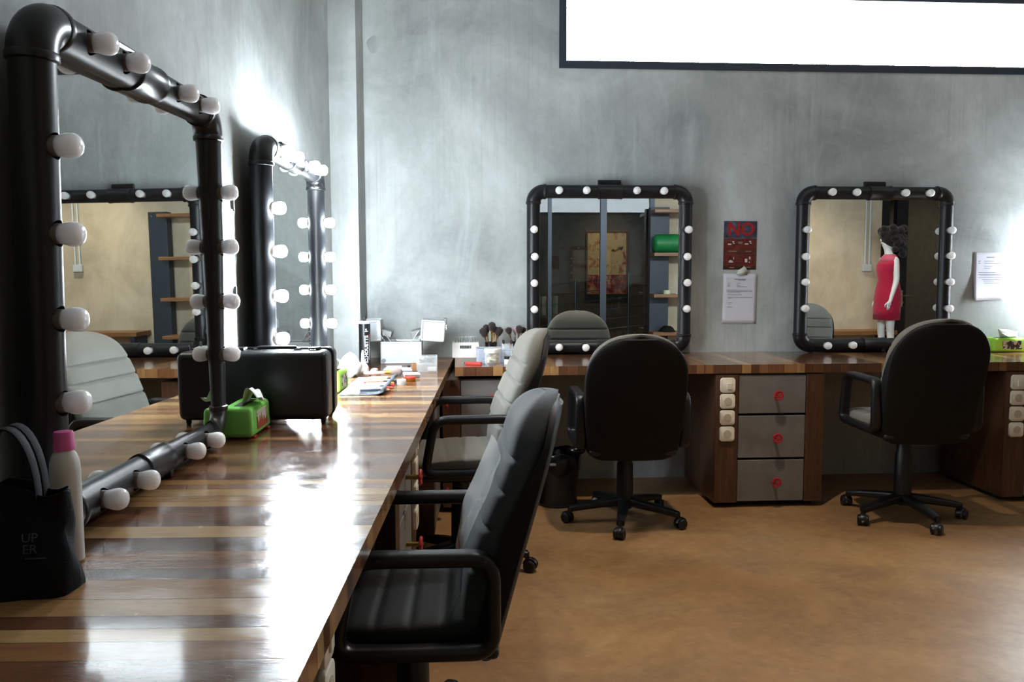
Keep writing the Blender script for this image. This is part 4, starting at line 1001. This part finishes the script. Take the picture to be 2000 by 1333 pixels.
# ------------------------------------------------------------------ the rear of the room, seen in the mirrors
def rear():
    xg0, xg1 = .2, 2.52                                   # glass screen
    xd0, xd1 = 6.36, 7.6                                  # glazed door
    m = MB().box(((xg1+xd0)/2, YR-.1, 1.7), (xd0-xg1, .2, 3.4)).box(((xd1+XR)/2, YR-.1, 1.7), (XR-xd1, .2, 3.4)).box(((-1.2+xg0)/2, YR-.1, 1.7), (xg0+1.2, .2, 3.4)).box(((xd0+xd1)/2, YR-.1, 2.95), (xd1-xd0, .2, .9))
    struct(obj('wall_rear', m, M['wallwarm']))
    w = struct(link('window_2', None))
    m = MB()
    for x, wd in ((xg0+.03, .06), (1.08, .05), (1.82, .085), (xg1-.03, .06)): m.box((x, YR-.05, 1.7), (wd, .09, 3.4))
    m.box(((xg0+xg1)/2, YR-.05, .04), (xg1-xg0, .088, .08)).box(((xg0+xg1)/2, YR-.05, 3.36), (xg1-xg0, .088, .08))
    obj('window_frame', m, M['winframe'], w)
    obj('window_pane', MB().box(((xg0+xg1)/2, YR-.05, 1.7), (xg1-xg0-.06, .008, 3.24)), M['tinted'], w)
    d = struct(link('door_1', None))
    m = MB()
    for x, wd in ((xd0+.06, .12), (xd0+.32, .17), (xd1-.05, .1)): m.box((x, YR-.05, 1.25), (wd, .09, 2.5))
    m.box(((xd0+xd1)/2, YR-.05, 2.46), (xd1-xd0, .088, .08)).box(((xd0+xd1)/2, YR-.05, .05), (xd1-xd0, .088, .1))
    obj('door_frame', m, M['blackframe'], d)
    obj('door_pane', MB().box(((xd0+xd1)/2+.1, YR-.05, 1.25), (xd1-xd0-.35, .008, 2.35)), M['tinted'], d)
    h = obj('door_handle', MB().rbox((xd0+.33, YR+.004, .93), (.045, .012, .24), .004).tube([(xd0+.335, YR+.01, .97), (xd0+.335, YR+.055, .97), (xd0+.46, YR+.058, .97)], .009, 10).lathe([(.02, 0), (.02, .01), (0, .011)], (xd0+.335, YR+.01, .87), (0, 1, 0), 14), M['chrome'], d)
    # dark corridor beyond the glass
    m = MB().box((3.5, -5.6, 1.7), (9.4, .2, 3.4)).box((-1.1, -3.6, 1.7), (.2, 4, 3.4)).box((XR+.1, -3.6, 1.7), (.2, 4.2, 3.4))
    struct(obj('wall_corridor', m, M['rearwall'])); struct(obj('floor_corridor', MB().box((3.5, -3.75, -.05), (9.4, 3.9, .1)), M['rearwall'])); struct(obj('ceiling_corridor', MB().box((3.5, -3.75, 3.45), (9.4, 3.9, .1)), M['rearwall']))
    # painting on the corridor wall
    q = NT('painting_print'); n = q.noise(q.coord('Object'), 5, 4, .6, 1.2); c = q.ramp(n, [(.30, rgb('#3a2a22')), (.36, rgb('#d9b878')), (.52, rgb('#e6c88c')), (.62, rgb('#c9793c')), (.68, rgb('#a32a22')), (.78, rgb('#5f1818'))])
    sp = q.n('ShaderNodeSeparateXYZ'); tc = q.n('ShaderNodeTexCoord'); q.l(tc.outputs['Object'], sp.inputs[0])
    n2 = q.noise(q.coord('Object'), 9, 4, .6, .6); c2 = q.ramp(n2, [(.35, rgb('#d8a877')), (.5, rgb('#a8302a')), (.7, rgb('#6a1a1a'))])
    c = q.mix(q.math('LESS_THAN', sp.outputs[2], -.22), c, c2); q.bsdf(Base_Color=c, Roughness=.6)
    t = thing('wall_painting', 'tall warm-lit cream and red painting seen through the rear glass', 'painting', (2.45, -5.48, 1.4))
    obj('canvas', MB().box((0, 0, 0), (.74, .03, 1.15)), q.m, t)
    obj('painting_frame', MB().sweep(round_path([(-.37, .01, -.575), (.37, .01, -.575), (.37, .01, .575), (-.37, .01, .575)], .002, 1), rrect(.03, .03, .004, 1), True, (0, 1, 0)), M['shelfwood'], t)
    # railing of sloping bars outside the glass
    t = thing('stair_railing', 'thin sloping steel railing outside the rear glass wall', 'railing', (0, -2.6, 0))
    for x in (.75, 1.55, 2.35): obj('post', MB().cyl((x, 0, 0), (x, 0, 1.05+.11*(x-.75)), .014, n=10), M['wire'], t)
    for k in range(6):
        z = .22+.15*k; obj('rail', MB().cyl((-.1, 0, z-.05), (2.6, 0, z+.22), .006, n=8), M['wire'], t)
    # folded mats on a bench in the corridor
    t = thing('corridor_bench', 'low pale bench in the corridor seen behind the rear glass', 'bench', (1.25, -4.6, 0))
    obj('seat', MB().rbox((0, 0, .45), (.7, .4, .05), .01), M['shelfwood'], t)
    for x in (-.3, .3): obj('leg', MB().box((x, 0, .2125), (.05, .35, .425)), M['steel'], t)
    for k in range(5): tag(obj('rolled_mat', MB().cyl((0, 0, 0), (0, 0, .34), .045, n=16), M['cream'], None, (1.02+.10*k, -4.6, .476)), 'pale rolled mat standing on the low corridor bench', 'mat', 'rolled mats on the corridor bench')
    # shelf unit
    xs = 2.52; t = thing('shelf_unit', 'open shelf of thick boards on dark steel panels against the beige wall', 'shelf')
    for x in (xs+.04, xs+1.18):
        u = obj('upright', MB().rbox((x, YR+.10, 1.06), (.26, .14, 2.12), .004), M['steel'], t)
        for dx in (-.08, 0, .08): obj('bolt', MB().lathe([(.010, 0), (.010, .006), (0, .008)], (x+dx, YR+.17, 2.06), (0, 1, 0), 8), M['chrome'], u)
    for z in (.42, .93, 1.48, 2.05): obj('shelf_board', MB().rbox((xs+.475, YR+.33, z), (1.14, .31, .045), .004), M['shelfwood'], t)
    tag(obj('duffel_bag', MB().lathe([(.02, -.27), (.09, -.265), (.118, -.24), (.122, -.1), (.125, 0), (.122, .1), (.118, .24), (.09, .265), (.02, .27)], d=(1, 0, 0), n=28), M['greenbag'], None, (xs+.19, YR+.33, 1.5025+.125)), 'green cylindrical bag lying on the middle shelf board', 'bag')
    tag(obj('tape_roll', MB().lathe([(.045, 0), (.045, .05), (.03, .05), (.03, 0), (.045, 0)], n=24, cap=False), M['cream'], None, (xs+.10, YR+.38, .9526)), 'cream tape roll standing on the lower shelf board', 'tape roll')
    tag(obj('paper_pad', MB().rbox((0, 0, .006), (.22, .16, .012), .003), M['paper'], None, (xs+.34, YR+.34, .9526), (0, 0, .2)), 'white paper pad lying beside the cream tape roll', 'paper pad')
    tag(obj('dark_cap', MB().lathe([(.11, 0), (.12, .006), (.10, .02), (.085, .05), (.05, .075), (0, .08)], n=26), M['bagcloth'], None, (xs+.12, YR+.34, .4426)), 'black cap lying on the lowest shelf board', 'cap')
    # low bench along the beige wall
    t = thing('low_bench', 'low brown wooden bench along the beige rear wall', 'bench', (5.17, YR+.22, 0))
    obj('seat', MB().rbox((0, 0, .465), (2.45, .42, .06), .006), M['shelfwood'], t)
    for x in (-1.15, 0, 1.15): obj('leg', MB().box((x, 0, .2175), (.06, .36, .435)), M['steel'], t)
    # paired conduits with a box
    for xx, lab in ((6.14, 'pair of pale conduits ending in a box beside the crimson mannequin'), (4.93, 'pale conduit pair on the beige wall seen inside the large left mirror')):
        t = thing('twin_conduit', lab, 'pipe', (xx, YR+.0235, 0))
        for x in (-.03, .035): obj('tube', MB().cyl((x, 0, 1.42), (x, 0, 3.38), .013, n=12), M['conduit'], t)
        obj('junction_box', MB().rbox((0, 0, 1.37), (.13, .045, .10), .006), M['conduit'], t)
rear()

def mannequin():
    t = thing('mannequin', 'white shop mannequin in a crimson dress and black wig by the glass door', 'mannequin', (6.10, -.95, 0), (0, 0, pi/2))
    # local: faces +Y
    V = [(0,0,1.02),(0,.0,1.20),(0,-.01,1.42),(0,-.005,1.54),(0,.02,1.63),(0,.045,1.72),(0,.035,1.82),
         (.14,-.01,1.47),(.165,-.02,1.20),(.175,.05,.98),(.175,.08,.88),(-.14,-.01,1.47),(-.165,-.02,1.20),(-.175,.05,.98),(-.175,.08,.88),
         (.085,0,.95),(.095,.01,.56),(.095,-.02,.18),(.095,.08,.10),(-.085,0,.95),(-.095,.03,.56),(-.095,.0,.18),(-.095,.10,.10)]
    Ed = [(0,1),(1,2),(2,3),(3,4),(4,5),(5,6),(2,7),(7,8),(8,9),(9,10),(2,11),(11,12),(12,13),(13,14),(0,15),(15,16),(16,17),(17,18),(0,19),(19,20),(20,21),(21,22)]
    Rd = [(.15,.10),(.125,.09),(.14,.09),(.055,.055),(.05,.055),(.075,.09),(.06,.07),(.05,.05),(.04,.04),(.028,.028),(.02,.03)]+[(.05,.05),(.04,.04),(.028,.028),(.02,.03)]+[(.085,.09),(.055,.055),(.036,.036),(.03,.045)]*2
    me = bpy.data.meshes.new('body'); me.from_pydata(V, Ed, []); me.materials.append(M['skin'])
    o = link('body', me, t); md = o.modifiers.new('skin', 'SKIN')
    for sv, r in zip(me.skin_vertices[0].data, Rd): sv.radius = r
    me.skin_vertices[0].data[0].use_root = True
    s = o.modifiers.new('sub', 'SUBSURF'); s.levels = s.render_levels = 2; md.use_smooth_shade = True
    for sx in (-1, 1):
        h = MB(); hx = sx*.175
        for k in range(4): h.tube([(hx-.004*sx, .075+.014*k-.02, .875), (hx, .082+.015*k-.02, .835), (hx-.004*sx, .086+.013*k-.02, .795+.004*abs(k-1.5))], .0085, 8, scale=[1.1, 1, .75])
        h.tube([(hx-.01*sx, .105, .895), (hx-.022*sx, .125, .86), (hx-.02*sx, .125, .835)], .009, 8)
        h.ball((hx, .08, .885), .03, 12, 8, (.5, 1.1, 1.2)); obj('fingers', h, M['skin'], o)
    f = MB().ball((0, .118, 1.735), .014, 10, 6, (.7, 1, 1.6)).ball((-.028, .112, 1.765), .010).ball((.028, .112, 1.765), .010).ball((0, .112, 1.695), .014, 10, 6, (1.4, .6, .5)); obj('face', f, M['skin'], o)
    R = []
    for z, w, d, y in ((.66,.185,.150,.01),(.80,.19,.155,.01),(.95,.19,.155,.0),(1.05,.178,.145,.0),(1.20,.145,.115,.0),(1.32,.162,.128,.012),(1.40,.168,.125,.01),(1.45,.165,.105,.0)):
        R.append([(w*sup(a, 2.3)[0], y+d*sup(a, 2.3)[1], z) for a in [2*pi*i/36 for i in range(36)]])
    dr = obj('dress', MB().rings(R, False), M['dress'], t, angle=70); solid(dr, .004)
    R = []
    for z, w, d in ((1.45,.165,.105),(1.49,.155,.09),(1.52,.12,.075),(1.545,.075,.065)): R.append([(w*cos(a), d*sin(a)-.005, z) for a in [2*pi*i/30 for i in range(30)]])
    solid(obj('lace_yoke', MB().rings(R, False), M['lace'], dr, angle=70), .003)
    hm = MB(); rn = random.Random(3); hm.ball((0, -.02, 1.78), .15, 20, 12, (.95, 1.0, .98))
    for k in range(90):
        a = rn.uniform(0, 2*pi); zz = rn.uniform(1.54, 1.90); y = .14*sin(a)-.04
        if y > .02 and zz < 1.76: continue
        hm.ball((.125*cos(a), y, zz), rn.uniform(.035, .055), 9, 6)
    obj('wig', hm, M['wig'], t, angle=80)
    obj('stand', MB().lathe([(.16, 0), (.16, .008), (.02, .012), (.012, .1), (0, .1)], n=28), M['chrome'], t)
mannequin()

# ------------------------------------------------------------------ lights
def lamp(name, typ, loc, energy, col=(1,1,1), **kw):
    l = bpy.data.lights.new(name, typ); l.energy = energy; l.color = col
    for k, v in kw.items(): setattr(l, k, v)
    o = bpy.data.objects.new(name, l); COL.objects.link(o); o.location = loc; return o
def downlight(x, y, lab, energy, col, size=100, z=3.4):
    t = thing('ceiling_downlight', lab, 'lamp', (x, y, z), (0, 0, 0), 'ceiling downlights')
    obj('housing', MB().lathe([(.06, 0), (.06, -.012), (.05, -.012), (.045, -.004), (.0, -.004)], n=26), M['steel'], t)
    lamp('downlight_spot', 'SPOT', (x, y, z-.03), energy, col, spot_size=radians(size), spot_blend=.8, shadow_soft_size=.05)
WARM = (1, .84, .66)
downlight(1.0, 3.25, 'ceiling downlight over the two rolling chairs', 190, WARM, 92)
downlight(4.6, -.6, 'ceiling downlight over the low rear bench', 290, WARM, 110)
downlight(2.4, -4.75, 'corridor downlight above the tall painting', 150, WARM, 80)
downlight(7.0, -3.6, 'added lamp brightening the corridor beyond the glazed door', 120, WARM, 130)  # unseen lamp, added to lighten the corridor behind the door glass
downlight(6.9, -.2, 'ceiling downlight above the mannequin', 80, WARM, 100)

w = bpy.data.worlds.new('daylight'); scn.world = w; w.use_nodes = True
bg = w.node_tree.nodes['Background']; bg.inputs[0].default_value = (.86, .93, 1, 1); bg.inputs[1].default_value = 78.
po = lamp('window_portal', 'AREA', (2.266, YW+.16, 2.70), 1., shape='RECTANGLE', size=3.3, size_y=.46); po.rotation_euler = (-pi/2, 0, 0); po.data.cycles.is_portal = True

# ------------------------------------------------------------------ camera
cam = bpy.data.cameras.new('camera'); co = bpy.data.objects.new('camera', cam); COL.objects.link(co); scn.camera = co
yaw, pit, roll, f = .0667, .0838, -.0015, 1614.3
fw = Vector((sin(yaw)*cos(pit), cos(yaw)*cos(pit), -sin(pit))); r = Vector((cos(yaw), -sin(yaw), 0)); u = r.cross(fw)
r2 = r*cos(roll)+u*sin(roll); u2 = -r*sin(roll)+u*cos(roll)
mw = Matrix((r2, u2, -fw)).transposed().to_4x4(); mw.translation = (0, 0, 1.272); co.matrix_world = mw
cam.sensor_width = 36; cam.lens = f/2000*36; cam.clip_start = .05; cam.clip_end = 100

vs_ = scn.view_settings; scn.display_settings.display_device = 'sRGB'
vs_.view_transform = 'Standard'; vs_.look = 'None'; vs_.exposure = .12; vs_.gamma = 1.; vs_.use_curve_mapping = False
cy = scn.cycles; cy.use_denoising = True; cy.max_bounces = 12; cy.glossy_bounces = 8; cy.transparent_max_bounces = 24; cy.diffuse_bounces = 5; cy.caustics_reflective = False; cy.caustics_refractive = False; cy.sample_clamp_indirect = 6.
